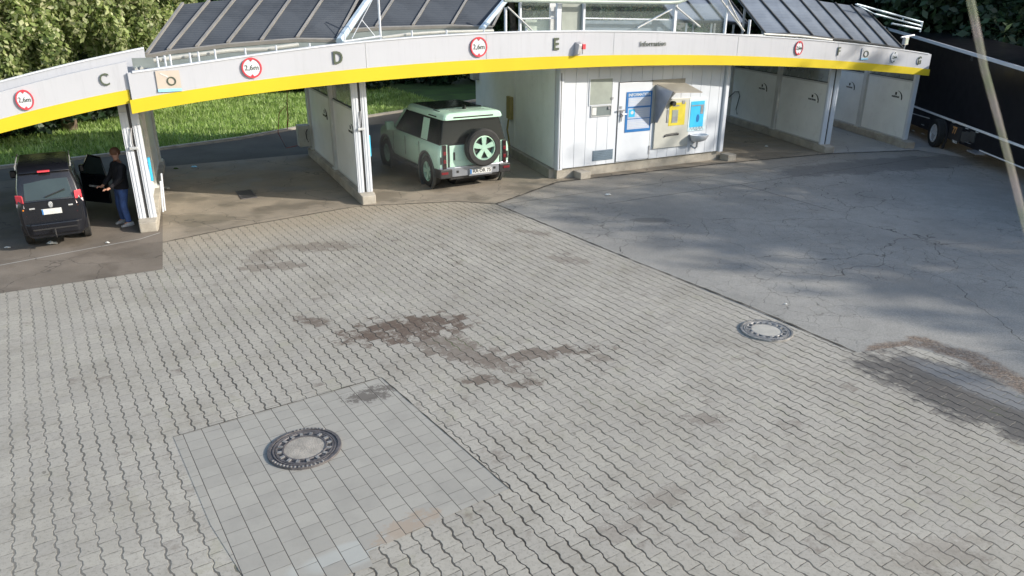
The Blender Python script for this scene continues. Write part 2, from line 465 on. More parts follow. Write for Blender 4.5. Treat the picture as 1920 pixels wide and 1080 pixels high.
    jc = m.mix(m.ramp(m.noise(p, 1.1, 4), .45, .7), (0.014, 0.013, 0.012), (0.05, 0.045, 0.038))
    jc_old = m.mix(0.0, (0.030, 0.027, 0.024), (0.082, 0.071, 0.057))
    jc = m.mix(m.ramp(m.noise(p, .7, 4), .6, .7, 0, .6), jc, (0.122, 0.163, 0.054))
    m.base(m.mix(joint, base, jc))
    
    m.rough(m.math('MULTIPLY_ADD', wet, -0.42, 0.85))
    h = m.math('MULTIPLY_ADD', joint, -1.0, m.math('MULTIPLY', rnd, 0.22))
    h = m.math('MULTIPLY_ADD', m.noise(p, 70, 4), 0.10, h)
    m.bump(h, 0.8, 0.008)
    return m.m
M['pav'] = paving_mat()

def slab_mat():
    m = NT('square_slabs')
    p = m.pos()
    s = m.dot(p, SA); c = m.math('ADD', m.dot(p, CA), 0.03)
    PC, PS = 0.203, 0.203
    col = m.math('FLOOR', m.math('DIVIDE', c, PC))
    cp_ = m.math('FLOORED_MODULO', col, 2.0)
    s2 = m.math('DIVIDE', m.math('MULTIPLY_ADD', cp_, 0.10, s), PS)
    fc = m.math('FRACT', m.math('DIVIDE', c, PC)); fs = m.math('FRACT', s2)
    dc = m.math('MULTIPLY', m.math('MINIMUM', fc, m.math('SUBTRACT', 1.0, fc)), PC)
    ds = m.math('MULTIPLY', m.math('MINIMUM', fs, m.math('SUBTRACT', 1.0, fs)), PS)
    j = m.math('MAXIMUM', m.ramp(dc, .0018, .0055, 1, 0), m.math('MULTIPLY', m.ramp(ds, .0012, .005, .8, 0), m.ramp(m.noise(p, 4, 2), .35, .6, .4, 1)))
    wn_ = m.n('ShaderNodeTexWhiteNoise', noise_dimensions='2D'); m.t.links.new(m.comb(col, m.math('FLOOR', s2)), wn_.inputs[0])
    base = m.mix(m.math('MULTIPLY', wn_.outputs['Value'], .7), (0.315, 0.306, 0.275), (0.262, 0.254, 0.23))
    base = m.mix(m.ramp(m.noise(p, 2.2, 5, .7), .42, .7, 0, .45), base, (0.22, 0.213, 0.195))
    base = m.mix(m.ramp(m.noise(p, 80, 3, .8), .3, .8, 0, .3), base, (0.221, 0.215, 0.202))
    sx = m.n('ShaderNodeSeparateXYZ'); m.t.links.new(p, sx.inputs[0])
    e = m.math('ADD', ell(m, sx.outputs[0], sx.outputs[1], -1.78, 8.17, .34, .17, .5), m.math('MULTIPLY_ADD', m.noise(p, 7, 6, .85), 9.0, -4.5))
    base = m.mix(m.ramp(e, .6, 1.2, .85, 0), base, (0.091, 0.081, 0.072))
    e2 = m.math('ADD', ell(m, sx.outputs[0], sx.outputs[1], -1.0, 5.62, .35, .14, .8), m.math('MULTIPLY_ADD', m.noise(p, 5, 6, .85), 8.0, -4.0))
    q3 = G(650, 1045)
    e3 = m.math('ADD', ell(m, sx.outputs[0], sx.outputs[1], q3.x, q3.y, .42, .16, .45), m.math('MULTIPLY_ADD', wn_.outputs['Value'], 1.8, -.7))
    base = m.mix(m.ramp(e3, .5, 1.3, .45, 0), base, (0.37, 0.395, 0.385))
    base = m.mix(m.ramp(e2, .5, 1.4, .5, 0), base, (0.286, 0.208, 0.143))
    m.base(m.mix(j, base, (0.065, 0.058, 0.052))); m.rough(.85)
    h = m.math('MULTIPLY_ADD', j, -1.0, m.math('MULTIPLY', wn_.outputs['Value'], .2)); m.bump(h, .7, .006)
    return m.m
M['slab'] = slab_mat()

def crack_mask(m, p, scale, wid, rnd=1.0):
    wp = m.noise(p, scale*1.7, 4, out='Color')
    a = m.n('ShaderNodeVectorMath', operation='MULTIPLY_ADD'); m.t.links.new(wp, a.inputs[0]); a.inputs[1].default_value = (.5/scale,)*3; m.t.links.new(p, a.inputs[2])
    v = m.n('ShaderNodeTexVoronoi', feature='DISTANCE_TO_EDGE'); m.t.links.new(a.outputs[0], v.inputs['Vector']); v.inputs['Scale'].default_value = scale
    return m.ramp(v.outputs['Distance'], wid*scale*.35, wid*scale, 1, 0)
def asphalt_mat():
    m = NT('worn_asphalt')
    p = m.pos()
    base = m.mix(m.ramp(m.noise(p, .45, 6, .65), .3, .7), (0.225, 0.222, 0.21), (0.33, 0.322, 0.30))
    base = m.mix(m.ramp(m.noise(p, 3.2, 6, .75), .45, .7, 0, .45), base, (0.19, 0.186, 0.175))
    base = m.mix(m.ramp(m.noise(p, 42, 5, .85), .38, .68, 0, .75), base, (0.13, 0.13, 0.126))
    sx = m.n('ShaderNodeSeparateXYZ'); m.t.links.new(p, sx.inputs[0]); X, Y = sx.outputs[0], sx.outputs[1]
    # darker repair strip in front of the last bays
    e = m.math('ADD', ell(m, X, Y, 11.6, 22.4, 4.2, 1.0, .30), m.math('MULTIPLY_ADD', m.noise(p, .9, 6, .8), 3.0, -1.5))
    base = m.mix(m.ramp(e, .6, 1.1, .7, 0), base, (0.117, 0.115, 0.113))
    e3 = m.math('ADD', ell(m, X, Y, 3.2, 16.2, .45, .22, 0), m.math('MULTIPLY_ADD', m.noise(p, 2.5, 4), 1.6, -.8))
    base = m.mix(m.ramp(e3, .6, 1.2, .6, 0), base, (0.097, 0.097, 0.094))
    fine = m.math('MULTIPLY', crack_mask(m, p, 2.6, .005), m.ramp(m.noise(p, .35, 3), .42, .58, 0, .75))
    big = m.math('MULTIPLY', crack_mask(m, p, .4, .010), m.ramp(m.noise(p, .21, 3), .42, .54, 0, .9))
    cr = m.math('MAXIMUM', fine, big)
    # straight seams
    su = m.dot(p, tuple(DU)); sv = m.dot(p, tuple(DV))
    u0 = P0.dot(DU); v0 = P0.dot(DV)
    seam = None
    for (d, off, lo, hi, ax) in [(sv, v0-2.9, u0+5.2, u0+30, su), (su, u0+9.6, v0-6.0, v0-2.9, sv), (sv, v0-1.75, u0+3, u0+14.0, su)]:
        wob = m.math('MULTIPLY_ADD', m.noise(p, 1.5, 3), .12, -.06)
        a = m.ramp(m.math('ABSOLUTE', m.math('ADD', m.math('SUBTRACT', d, off), wob)), .008, .025, .8, 0)
        a = m.math('MULTIPLY', a, m.math('MULTIPLY', m.math('GREATER_THAN', ax, lo), m.math('LESS_THAN', ax, hi)))
        seam = a if seam is None else m.math('MAXIMUM', seam, a)
    cr = m.math('MAXIMUM', cr, seam)
    base = m.mix(cr, base, (0.062, 0.059, 0.055))
    # dirt from the bays
    near = m.ramp(m.math('ADD', sv, m.math('MULTIPLY', m.noise(p, .8, 4), 1.2)), v0-2.2, v0-.2)
    lim = m.math('LESS_THAN', su, u0+16)
    base = m.mix(m.math('MULTIPLY', m.math('MULTIPLY', near, lim), .35), base, (0.276, 0.228, 0.166))
    # wet grit fringe
    f = None
    for (qa, qb, wd) in ((G(1640, 655), G(1735, 640), .16), (G(1725, 640), G(1830, 672), .20), (G(1820, 668), G(1960, 745), .22)):
        dd = (qb-qa); L_ = dd.length; dd.normalize(); nn = Vector((-dd.y, dd.x, 0))
        al = m.math('SUBTRACT', m.dot(p, tuple(dd)), qa.dot(dd)); al = m.math('SUBTRACT', al, m.math('MAXIMUM', m.math('MINIMUM', al, L_), 0.0))
        pe = m.math('SUBTRACT', m.dot(p, tuple(nn)), qa.dot(nn))
        ds_ = m.math('SQRT', m.math('ADD', m.math('MULTIPLY', al, al), m.math('MULTIPLY', pe, pe)))
        ds_ = m.math('ADD', ds_, m.math('MULTIPLY_ADD', m.noise(p, 4, 5, .75), .36, -.18))
        g_ = m.ramp(ds_, wd*.6, wd*1.25, 1, 0); f = g_ if f is None else m.math('MAXIMUM', f, g_)
    f = m.math('MULTIPLY', f, m.ramp(m.noise(p, 6, 5, .8), .32, .55, .25, 1.0))
    grit = m.mix(m.ramp(m.noise(p, 30, 4, .85), .42, .66), (0.075, 0.06, 0.05), (0.30, 0.225, 0.165))
    base = m.mix(f, base, grit)
    m.base(base); m.rough(m.math('MULTIPLY_ADD', f, -.25, .88))
    h = m.math('MULTIPLY_ADD', cr, -1.0, m.math('MULTIPLY', m.noise(p, 60, 4, .8), .5)); m.bump(h, .6, .008)
    return m.m
M['asph'] = asphalt_mat()

def floor_mat(name, c1, c2, wetness, tan):
    m = NT(name)
    p = m.pos()
    base = m.mix(m.ramp(m.noise(p, .7, 5, .6), .3, .7), c1, c2)
    base = m.mix(m.ramp(m.noise(p, 40, 4, .8), .3, .75, 0, .45), base, tuple(x*.6 for x in c1))
    w = m.ramp(m.noise(p, .9, 4), .45, .62)
    base = m.mix(m.ramp(m.noise(p, 1.7, 5, .7, dist=.6), .56, .68, 0, .55), base, tan)
    base = m.mix(m.math('MULTIPLY', w, wetness*.7), base, tuple(x*.45 for x in c1))
    base = m.mix(m.math('MULTIPLY', crack_mask(m, p, .5, .012), .6), base, (0.05, 0.045, 0.04))
    m.base(base); m.rough(m.math('MULTIPLY_ADD', w, -.5*wetness, .85))
    m.bump(m.noise(p, 45, 4, .8), .5, .006)
    return m.m
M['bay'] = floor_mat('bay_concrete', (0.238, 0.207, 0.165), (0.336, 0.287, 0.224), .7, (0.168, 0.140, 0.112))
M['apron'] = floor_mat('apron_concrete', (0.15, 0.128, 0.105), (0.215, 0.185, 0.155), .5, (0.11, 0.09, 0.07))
M['bayc'] = floor_mat('clean_concrete', (0.336, 0.336, 0.329), (0.420, 0.413, 0.399), .2, (0.280, 0.266, 0.238))
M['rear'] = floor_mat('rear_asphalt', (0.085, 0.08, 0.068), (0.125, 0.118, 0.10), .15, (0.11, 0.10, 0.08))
M['earth'] = simple('dark_earth', (0.055, 0.048, 0.032), 0.95, var=0.4, scale=1.2, bump=.8, bscale=12)
M['turf'] = simple('turf_soil', (0.058, 0.111, 0.026), 0.95, var=0.35, scale=1.0, bump=.8, bscale=15)

# ------------------------------------------------------------------ ground
def sheet(name, pts, z, m):
    mb = MB(); mb.add([(p[0], p[1], z) for p in pts], [tuple(range(len(pts)))])
    return struct(name, mb, m)
sheet('ground', [(-400, -300), (400, -300), (400, 500), (-400, 500)], -0.03, M['earth'])
g = lambda x, y: G(x, y)
sheet('asphalt_yard', [(-14, -12), (70, -12), (70, 60), W(21.5, 12), W(21.5, 7.2), W(-14, 7.2), (-32, 8)], -0.004, M['asph'])
pv_left = [G(-500, 655), G(0, 550), G(150, 528), G(305, 505), G(305, 455), G(450, 425), G(670, 387), G(860, 378), G(930, 383)]
pv_right = [G(1200, 494), G(1603, 661)] + [G(1700, 648), G(1790, 672), G(1860, 708), G(1935, 752)] + [Vector((9.6, 2.0, 0)), Vector((14, -8, 0)), Vector((-14, -8, 0)), Vector((-16, 4, 0))]
sheet('paving', pv_left+pv_right, 0.0, M['pav'])
pc = [G(715, 708), G(955, 917), G(690, 1035), G(700, 1062), G(590, 1100), G(480, 1120), G(395, 985), G(325, 820)]
sheet('slab_paving', pc, 0.004, M['slab'])
fl = [G(305, 375), G(305, 455), G(450, 425), G(670, 387), G(860, 378), G(930, 383), G(1045, 340), G(1200, 324), G(1350, 307), G(1560, 288)]
sheet('bay_floor', fl+[W(17.6, 6.9), W(-4.6, 6.9)], 0.004, M['bay'])
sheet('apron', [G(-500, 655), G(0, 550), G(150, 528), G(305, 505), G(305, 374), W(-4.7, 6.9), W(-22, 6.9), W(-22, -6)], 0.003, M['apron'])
sheet('end_bay_floor', [G(1560, 288.5), G(1722, 282), G(1812, 296), W(21.6, 1.0), W(21.4, 6.9), W(17.7, 6.9), W(15.7, -.6)], 0.006, M['bayc'])
sheet('rear_road', [W(-22, 6.85), W(21, 6.85), W(21, 21), W(6, 14.6), W(1.74, 12.63), W(-1.44, 10.7), W(-4.15, 9.8), W(-22, 5.6)], 0.0, M['rear'])
sheet('grass_bank', [W(-24, 5.0), W(-4.15, 9.9), W(-1.44, 10.8), W(1.74, 12.73), W(6, 14.7), W(20, 21), W(26, 40), W(-30, 40), W(-34, 6)], -0.002, M['turf'])
kb = MB()
kp = [W(-22, 5.6), W(-4.15, 9.8), W(-1.44, 10.7), W(1.74, 12.63), W(6, 14.6), W(20, 20.6)]
kb.loft([[p+Vector((0, 0, -.02)), p+DV*.12+Vector((0, 0, -.02)), p+DV*.12+Vector((0, 0, .10)), p+Vector((0, 0, .09))] for p in kp])
single('kerb', kb, M['concrete'], 'low concrete kerb between the shaded rear driveway and the lawn', 'kerb', W(-4.15, 9.8))
# thin strips bordering the concrete aprons
sb = MB()
for a, b in (((0, 498), (262, 449)), ((262, 449), (300, 437))):
    p, q = G(*a), G(*b); d = (q-p).normalized(); n = Vector((-d.y, d.x, 0))*.018
    sb.add([p-n+Vector((0, 0, .008)), q-n+Vector((0, 0, .008)), q+n+Vector((0, 0, .008)), p+n+Vector((0, 0, .008))], [(0, 1, 2, 3)])
struct('apron_joint', sb, M['bayc'])

def ragged(name, pts, w, z, m, seed, amp=.03):
    rg_ = random.Random(seed); q = []
    for a, b in zip(pts[:-1], pts[1:]):
        n_ = max(2, int((b-a).length/.12))
        q += [a.lerp(b, k/n_) for k in range(n_)]
    q.append(pts[-1]); mb = MB(); vs = []
    for i, p in enumerate(q):
        t = (q[min(i+1, len(q)-1)]-q[max(i-1, 0)]).normalized(); n = Vector((-t.y, t.x, 0))
        vs += [p-n*(w*(.2+rg_.random())+0), p+n*(w*(.2+rg_.random()*1.0)+amp*rg_.random()**3)]
    vs = [(v.x, v.y, z) for v in vs]
    mb.add(vs, [(2*i, 2*i+2, 2*i+3, 2*i+1) for i in range(len(q)-1)])
    return struct(name, mb, m)
ej = simple('joint_dirt', (.055, .05, .042), .95, var=.5, scale=6, bump=.5)
ragged('paving_edge_joint', [G(930, 383), G(1200, 494), G(1400, 573), G(1603, 661)], .016, .008, ej, 1)
ragged('bay_edge_joint', [G(930, 383), G(1045, 342), G(1200, 324), G(1350, 307), G(1560, 288), G(1722, 282)], .03, .011, ej, 2)
ragged('slab_edge_joint', [G(325, 820), G(715, 708), G(955, 917)], .006, .0085, ej, 3, .012)
ragged('bay_paving_joint', [G(305, 455), G(450, 425), G(670, 387), G(860, 378), G(930, 383)], .010, .0095, ej, 4, .02)

# ------------------------------------------------------------------ foliage generator
def leaf_mesh(name, blobs, n, size, rng, droop=0.3, shell=0.55):
    """blobs: (cx,cy,cz,rx,ry,rz) ellipsoids filled with leaf sized faces"""
    bl = np.array(blobs, float); vol = bl[:, 3]*bl[:, 4]*bl[:, 5]; pr = vol**.67; pr /= pr.sum()
    idx = rng.choice(len(bl), n, p=pr)
    d = rng.normal(size=(n, 3)); d /= np.linalg.norm(d, axis=1, keepdims=True)
    r = shell + (1-shell)*rng.random(n)**.6; r[rng.random(n) < .25] *= rng.random()
    c = bl[idx, :3] + d*r[:, None]*bl[idx, 3:6]
    c += rng.normal(size=(n, 3))*size*.6
    nrm = d*.6 + rng.normal(size=(n, 3))*.7; nrm[:, 2] += .35
    nrm /= np.linalg.norm(nrm, axis=1, keepdims=True)
    a = np.cross(nrm, rng.normal(size=(n, 3))); a[:, 2] -= droop; a -= nrm*(a*nrm).sum(1, keepdims=True)
    a /= np.linalg.norm(a, axis=1, keepdims=True); b = np.cross(nrm, a)
    s = size*(.6+.8*rng.random(n))[:, None]
    v = np.stack([c-a*s*.6, c+b*s*.34+nrm*s*.08, c+a*s*.6, c-b*s*.34+nrm*s*.08], 1).reshape(-1, 3)
    return quads(name, v, n)
def quads(name, v, n, k=4):
    me = bpy.data.meshes.new(name)
    me.vertices.add(n*k); me.vertices.foreach_set('co', v.astype(np.float32).ravel())
    me.loops.add(n*k); me.loops.foreach_set('vertex_index', np.arange(n*k, dtype=np.int32))
    me.polygons.add(n); me.polygons.foreach_set('loop_start', np.arange(0, n*k, k, dtype=np.int32))
    me.update(calc_edges=True); me.validate()
    return me
def make_blobs(rng, h0, h1, rad, k):
    out = []
    for i in range(k):
        t = rng.random(); z = h0+(h1-h0)*t
        rr = rad*math.sin(math.pi*(.22+.70*t))**.7
        a = rng.random()*2*math.pi; q = rr*math.sqrt(rng.random())*.95
        s = rad*(.24+.20*rng.random())
        out.append((math.cos(a)*q, math.sin(a)*q, z, s, s, s*(.75+.4*rng.random())))
    return out
def droop_blobs(rng, h0, h1, rad, k):
    out = []
    for i in range(k):
        a = rng.random()*2*math.pi; q = rad*math.sqrt(rng.random()); z = h0+(h1-h0)*rng.random()*(1-.45*(q/rad)**2)
        s = .22+.22*rng.random()
        out.append((math.cos(a)*q, math.sin(a)*q, z, s, s, s*(2.2+1.6*rng.random())))
    return out
def trunk_mb(rng, h, r, blobs=()):
    mb = MB()
    pts = [Vector((rng.normal()*.06*i, rng.normal()*.06*i, h*i/5)) for i in range(6)]
    mb.tube(pts, [r*1.25, r, r*.9, r*.8, r*.65, r*.5], 9)
    for bb in list(blobs)[:8]:
        e = Vector(bb[:3]); st = pts[3] if e.z < pts[4].z else pts[5]
        mid = (st+e)/2+Vector((0, 0, .2))
        mb.tube([st, mid, e], [r*.38, r*.22, r*.07], 6)
    return mb
TREE_MESH = {}
def tree_kind(key, h, h0, rad, nleaf, lsize, mat, seed, tr=.22, k=26, droop=False):
    rng = np.random.default_rng(seed)
    bl = droop_blobs(rng, h0, h, rad, k) if droop else make_blobs(rng, h0, h, rad, k)
    cr = leaf_mesh('crown', bl, nleaf, lsize, rng, 1.2 if droop else .3); cr.materials.append(M[mat])
    tm = trunk_mb(rng, h*.72, tr, bl).mesh('trunk'); tm.materials.append(M['bark'])
    for p_ in tm.polygons: p_.use_smooth = True
    TREE_MESH[key] = (tm, cr)
def put_tree(key, loc, rot, sc, label, group, name='tree', cat='tree'):
    t = thing(name, label, cat, loc, group); t.rotation_euler = (0, 0, rot); t.scale = (sc, sc, sc)
    for nm, me in zip(('trunk', 'crown'), TREE_MESH[key]):
        o = bpy.data.objects.new(nm, me); COL.objects.link(o); o.parent = t
    return t
FAST_LEAF = 1.0
tree_kind('light', 9.0, 1.9, 3.4, 42000, .165, 'leaf_light', 3, k=80, droop=True)
tree_kind('mid', 10.0, 1.8, 3.4, 28000, .19, 'leaf_mid', 5, k=32)
tree_kind('dark', 11.0, 1.6, 3.6, 18000, .25, 'leaf_dark', 9, k=32)
tree_kind('shade', 13.0, 3.4, 3.9, 3300, .32, 'leaf_mid', 12, k=11)

# ------------------------------------------------------------------ car wash: canopy
ctrl = [(-5.2, -.62), (0, -.60), (5.6, -.68), (11.3, -.90), (15.6, -1.30), (18.9, -1.9), (21.6, -2.6)]
cu = np.array([c[0] for c in ctrl]); cv = np.array([c[1] for c in ctrl])
cf = np.polyfit(cu, cv, 4)
vpath = lambda u: float(np.polyval(cf, u))
def dense(off=0.0, a=-5.6, b=22.5, n=57): return [W(u, vpath(u)+off) for u in np.linspace(a, b, n)]
PATH = dense()
def mpp(p): return (Vector(p)-EYE).dot(Vector((0, CP, -SP)))/F_PX
T_D = [(248, 136.5), (320, 127), (400, 116), (479, 104), (557, 93), (640, 84), (700, 78), (812, 69), (925, 62.5), (1050, 60), (1180, 59.7), (1280, 61), (1382, 66.5), (1491, 73.6), (1560, 79), (1642, 87), (1693, 94.5), (1741, 102)]
Y_D = [(248, 187.5), (387, 164.5), (479, 151.5), (575, 139), (700, 126), (875, 114), (1050, 105.5), (1180, 102.7), (1382, 104.8), (1491, 109), (1560, 113.5), (1642, 120), (1741, 130)]
B_D = [(248, 213.5), (479, 176), (567, 165), (700, 151.5), (875, 139), (1050, 128), (1180, 122.6), (1382, 123.5), (1491, 125.5), (1560, 128.5), (1642, 133), (1741, 142.5)]
def pchip(tab, x):
    xs = np.array([t[0] for t in tab], float); ys = np.array([t[1] for t in tab], float)
    c = np.polyfit((xs-1000)/800, ys, 5)
    return np.polyval(c, (x-1000)/800)
xs = np.linspace(248, 1741, 64)
tops, yels, bots = [], [], []
for x, a, b, c in zip(xs, pchip(T_D, xs), pchip(Y_D, xs), pchip(B_D, xs)):
    tops.append(on_path(x, a, PATH)[0]); yels.append(on_path(x, b, PATH)[0]); bots.append(on_path(x, c, PATH)[0])
def band(lo, hi, th=.12, out=0.0):
    mb = MB(); o = DV*(-out)
    secs = []
    for p, q in zip(lo, hi):
        q2 = Vector((p.x, p.y, q.z))
        secs.append([p+o, q2+o, q2+DV*th, p+DV*th])
    mb.loft(secs); return mb
US = [UV(p)[0] for p in bots]
zb = lambda u: float(np.interp(u, US, [p.z for p in bots]))
zt = lambda u: float(np.interp(u, US, [p.z for p in tops]))
can = thing('wash_canopy', 'long curved white canopy with yellow lower band over wash bays D to G', 'canopy', W(6, -.5, 3.0))
part('fascia_panel', band(yels, tops), M['fascia'], can, smooth=True)
part('yellow_band', band(bots, yels, out=.012), M['yellow'], can, smooth=True)
cap_ = MB(); cap_.loft([[p+DV*-.02+Vector((0, 0, -.002)), p+DV*-.02+Vector((0, 0, .03)), p+DV*.14+Vector((0, 0, .03)), p+DV*.14+Vector((0, 0, -.002))] for p in tops])
part('top_trim', cap_, M['white'], can, smooth=True)
dk = MB(); dk.loft([[W(u, vpath(u)+.13, zb(u)+.32), W(u, vpath(u)+.13, zt(u)-.28), W(u, 6.9, zt(u)-.25), W(u, 6.9, zb(u)+.34)] for u in np.linspace(-4.9, US[-1]-.10, 30)])
part('roof_deck', dk, M['milky'], can)
for vb in (1.2, 3.1, 5.0, 6.75):
    cl = MB(); cl.loft([[W(u, vb-.07, zb(u)+.12), W(u, vb-.07, zb(u)+.316), W(u, vb+.07, zb(u)+.316), W(u, vb+.07, zb(u)+.12)] for u in np.linspace(-4.88, US[-1]-.15, 30)])
    part('roof_beam', cl, M['ceil'], can)
def letter(parent, txt, px, py, hpx, path, bold=.012, mat='letter', name='letter', wfac=1.0, label=None):
    p, d = on_path(px, py, path)
    h = hpx*mpp(p)/.95
    Mx = face_frame(p, d, .025) @ Matrix.Diagonal((wfac, 1, 1, 1))
    return part(name, text_mb(txt, h/.70, Mx, .008, bold), M[mat], parent, label=label)
letter(can, 'D', 633, 109, 21, PATH, .006, wfac=.84, label='dark letter D on the white band')
letter(can, 'E', 1042, 83.5, 20, PATH, .008, wfac=.84, label='dark letter E on the white band')
letter(can, 'F', 1572, 97, 14, PATH, .006, wfac=.7, label='dark letter F on the white band')
letter(can, 'G', 1723, 114, 13, PATH, .006, wfac=.6, label='dark letter G on the white band')
letter(can, 'Information', 1224, 82, 8.6, PATH, -.002, name='lettering', wfac=.98)
for x in (470, 686, 912, 1150, 1382, 1570):
    p, d = on_path(x, 100, PATH); u = UV(p)[0]; se = MB()
    y0 = float(np.interp(u, US, [q.z for q in yels])); w_ = .007 if x in (686, 1382) else .003
    se.box((-w_, -.003, 0), (w_, .003, zt(u)-y0-.03), Matrix.Translation(Vector((p.x, p.y, y0+.01))-DV*.003))
    part('panel_seam', se, M['frame'], can)

# section C on the left
PC_ = [W(-30, -1.9), W(-20, -1.1), W(-12, -.62), W(-5.0, -.55), W(-3, -.55)]
lin = lambda x, tab: float(np.polyval(np.polyfit([t[0] for t in tab], [t[1] for t in tab], 2), x))
tC = [(0, 175.5), (125, 142), (245, 115.5)]; yC = [(0, 225), (125, 193), (245, 168)]; bC = [(0, 250), (125, 219), (245, 193)]
xc = np.linspace(-260, 246, 26)
c_t = [on_path(x, lin(x, tC), PC_)[0] for x in xc]; c_y = [on_path(x, lin(x, yC), PC_)[0] for x in xc]; c_b = [on_path(x, lin(x, bC), PC_)[0] for x in xc]
can2 = thing('wash_canopy', 'separate white canopy section with yellow band above bay C and the black van', 'canopy', W(-7, -.5, 2.8))
part('fascia_panel', band(c_y, c_t), M['fascia'], can2, smooth=True)
part('yellow_band', band(c_b, c_y, out=.012), M['yellow'], can2, smooth=True)
letter(can2, 'C', 196, 150, 21, PC_, .0, wfac=.82, label='dark letter C on the white band')
pc2 = [p+DV*.9 for p in PC_]
lt = [(0, 155), (130, 122), (270, 91.5)]; lb = [(0, 190), (130, 157), (270, 125)]
xl = np.linspace(-260, 270, 26)
l_t = [on_path(x, lin(x, lt), pc2)[0] for x in xl]; l_b = [Vector((q.x, q.y, q.z-.42)) for q in l_t]
part('roof_upstand', band(l_b, l_t, .06), M['fascia'], can2, smooth=True)
tr = MB(); tr.loft([[p+DV*-.02, p+DV*-.02+Vector((0, 0, .035)), p+DV*.08+Vector((0, 0, .035)), p+DV*.08] for p in l_t])
part('top_trim', tr, M['white'], can2, smooth=True)
dk = MB(); dk.loft([[p+DV*.13+Vector((0, 0, .30)), p+DV*.13+Vector((0, 0, .42)), W(UV(p)[0], 6.9, p.z+.40), W(UV(p)[0], 6.9, p.z+.28)] for p, q in zip(c_b, c_t)])
part('roof_deck', dk, M['deck'], can2)

# ------------------------------------------------------------------ round height limit signs and logo boards
def height_sign(px, py, rx, ry, txt, label, path, ring=True):
    p, d = on_path(px, py, path)
    s = mpp(p)/.95; r = ry*s
    F = face_frame(p, d, .03)
    t = thing('height_limit_sign', label, 'height sign', p, 'round height limit signs on the canopy')
    sq = Matrix.Diagonal((min(1, rx/ry*1.02), 1, 1, 1))
    disc = MB(); disc.cyl((0, 0, -.02), r*.97, .02, 32, F @ sq); part('disc', disc, M['white'], t)
    if ring:
        rg = MB(); rg.lathe([(r*.84, 0.001), (r*.86, .012), (r, .012), (r, -.018), (r*.84, -.018)], 36, F @ sq, closed=True); part('red_ring', rg, M['red'], t, smooth=True)
    for sg in (1, -1):
        tri = MB(); tri.prism([(-.20*r, sg*.86*r), (.20*r, sg*.86*r), (0, sg*.62*r)], .002, .012, F @ sq)
        part('arrow', tri, M['letter'] if not ring else M['red'], t)
    part('numeral', text_mb(txt, r*.72, F @ sq @ Matrix.Translation((0, 0, .006)), .003, .0), M['letter'], t)
height_sign(46.5, 187, 13.5, 17.5, '2,6m', 'round red height limit sign on the separate canopy section over bay C', PC_)
height_sign(471.5, 127, 17, 17.5, '2,6m', 'round red 2,6 m height limit sign between the logo board and letter D', PATH)
height_sign(897, 88, 16, 17, '2,6m', 'round red height limit sign on the canopy left of letter E', PATH)
height_sign(1497, 90, 8.5, 12, '2,6m', 'narrow looking red height limit sign left of letter F', PATH)
height_sign(1676, 107, 7, 9.5, '2,6m', 'pale height limit sign without a red ring between F and G', PATH, ring=False)
def logo(px, py, w, h, label, small=False):
    p, d = on_path(px, py, PATH); s = mpp(p)/.95; F = face_frame(p, d, .02)
    t = thing('logo_board', label, 'logo board', p, 'logo boards on the canopy')
    b = MB(); b.box((-w/2*s, -h/2*s, -.01), (w/2*s, h/2*s, .006), F); part('board', b, M['cream'] if not small else M['fascia'], t)
    r = MB(); rr = .21*h*s if not small else .28*h*s
    r.lathe([(rr*.72, .006), (rr*.75, .02), (rr, .02), (rr, .006)], 28, F @ Matrix.Translation((w*.12*s, 0, 0)), closed=True); part('ring_mark', r, M['letter'], t, smooth=True)
    u = MB(); u.box((-w/2*s, -h*.5*s, .0065), (w/2*s, -h*.36*s, .014), F); part('blue_bar', u, M['lblue'], t)
    k = MB(); k.box((-.35*w*s, -.03*h*s, .007), (0, .03*h*s, .012), F @ Matrix.Translation((-.0*s, h*.2*s, 0)) @ Matrix.Rotation(-.5, 4, 'Z')); part('stroke_mark', k, M['frame'], t)
logo(316, 152, 39, 36, 'pale square logo board with dark ring and blue bar left of bay D')
logo(1621, 101, 16, 20, 'small logo board with dark ring right of letter F', True)
# alarm beacon
p, d = on_path(1083, 92, PATH); s = mpp(p)/.95; F = face_frame(p, d, 0)
t = thing('alarm_beacon', 'grey alarm box with a red lamp on the canopy right of letter E', 'beacon', p)
b = MB(); b.loft([[(-10*s, -12*s, 0), (2*s, -10*s, 0), (5*s, 13*s, 0), (-6*s, 12*s, 0)], [(-7*s, -9*s, .16), (0, -8*s, .16), (3*s, 8*s, .16), (-4*s, 8*s, .16)]], F)
part('housing', b, M['steel'], t, bevel=.01)
b = MB(); b.box((3*s, 0, .05), (10*s, 9*s, .17), F); part('red_lamp', b, M['red'], t, bevel=.012)
b = MB(); b.tube([(6*s, 0, .1), (7*s, -8*s, .08)], .012, 6, F); part('bracket', b, M['steel'], t)

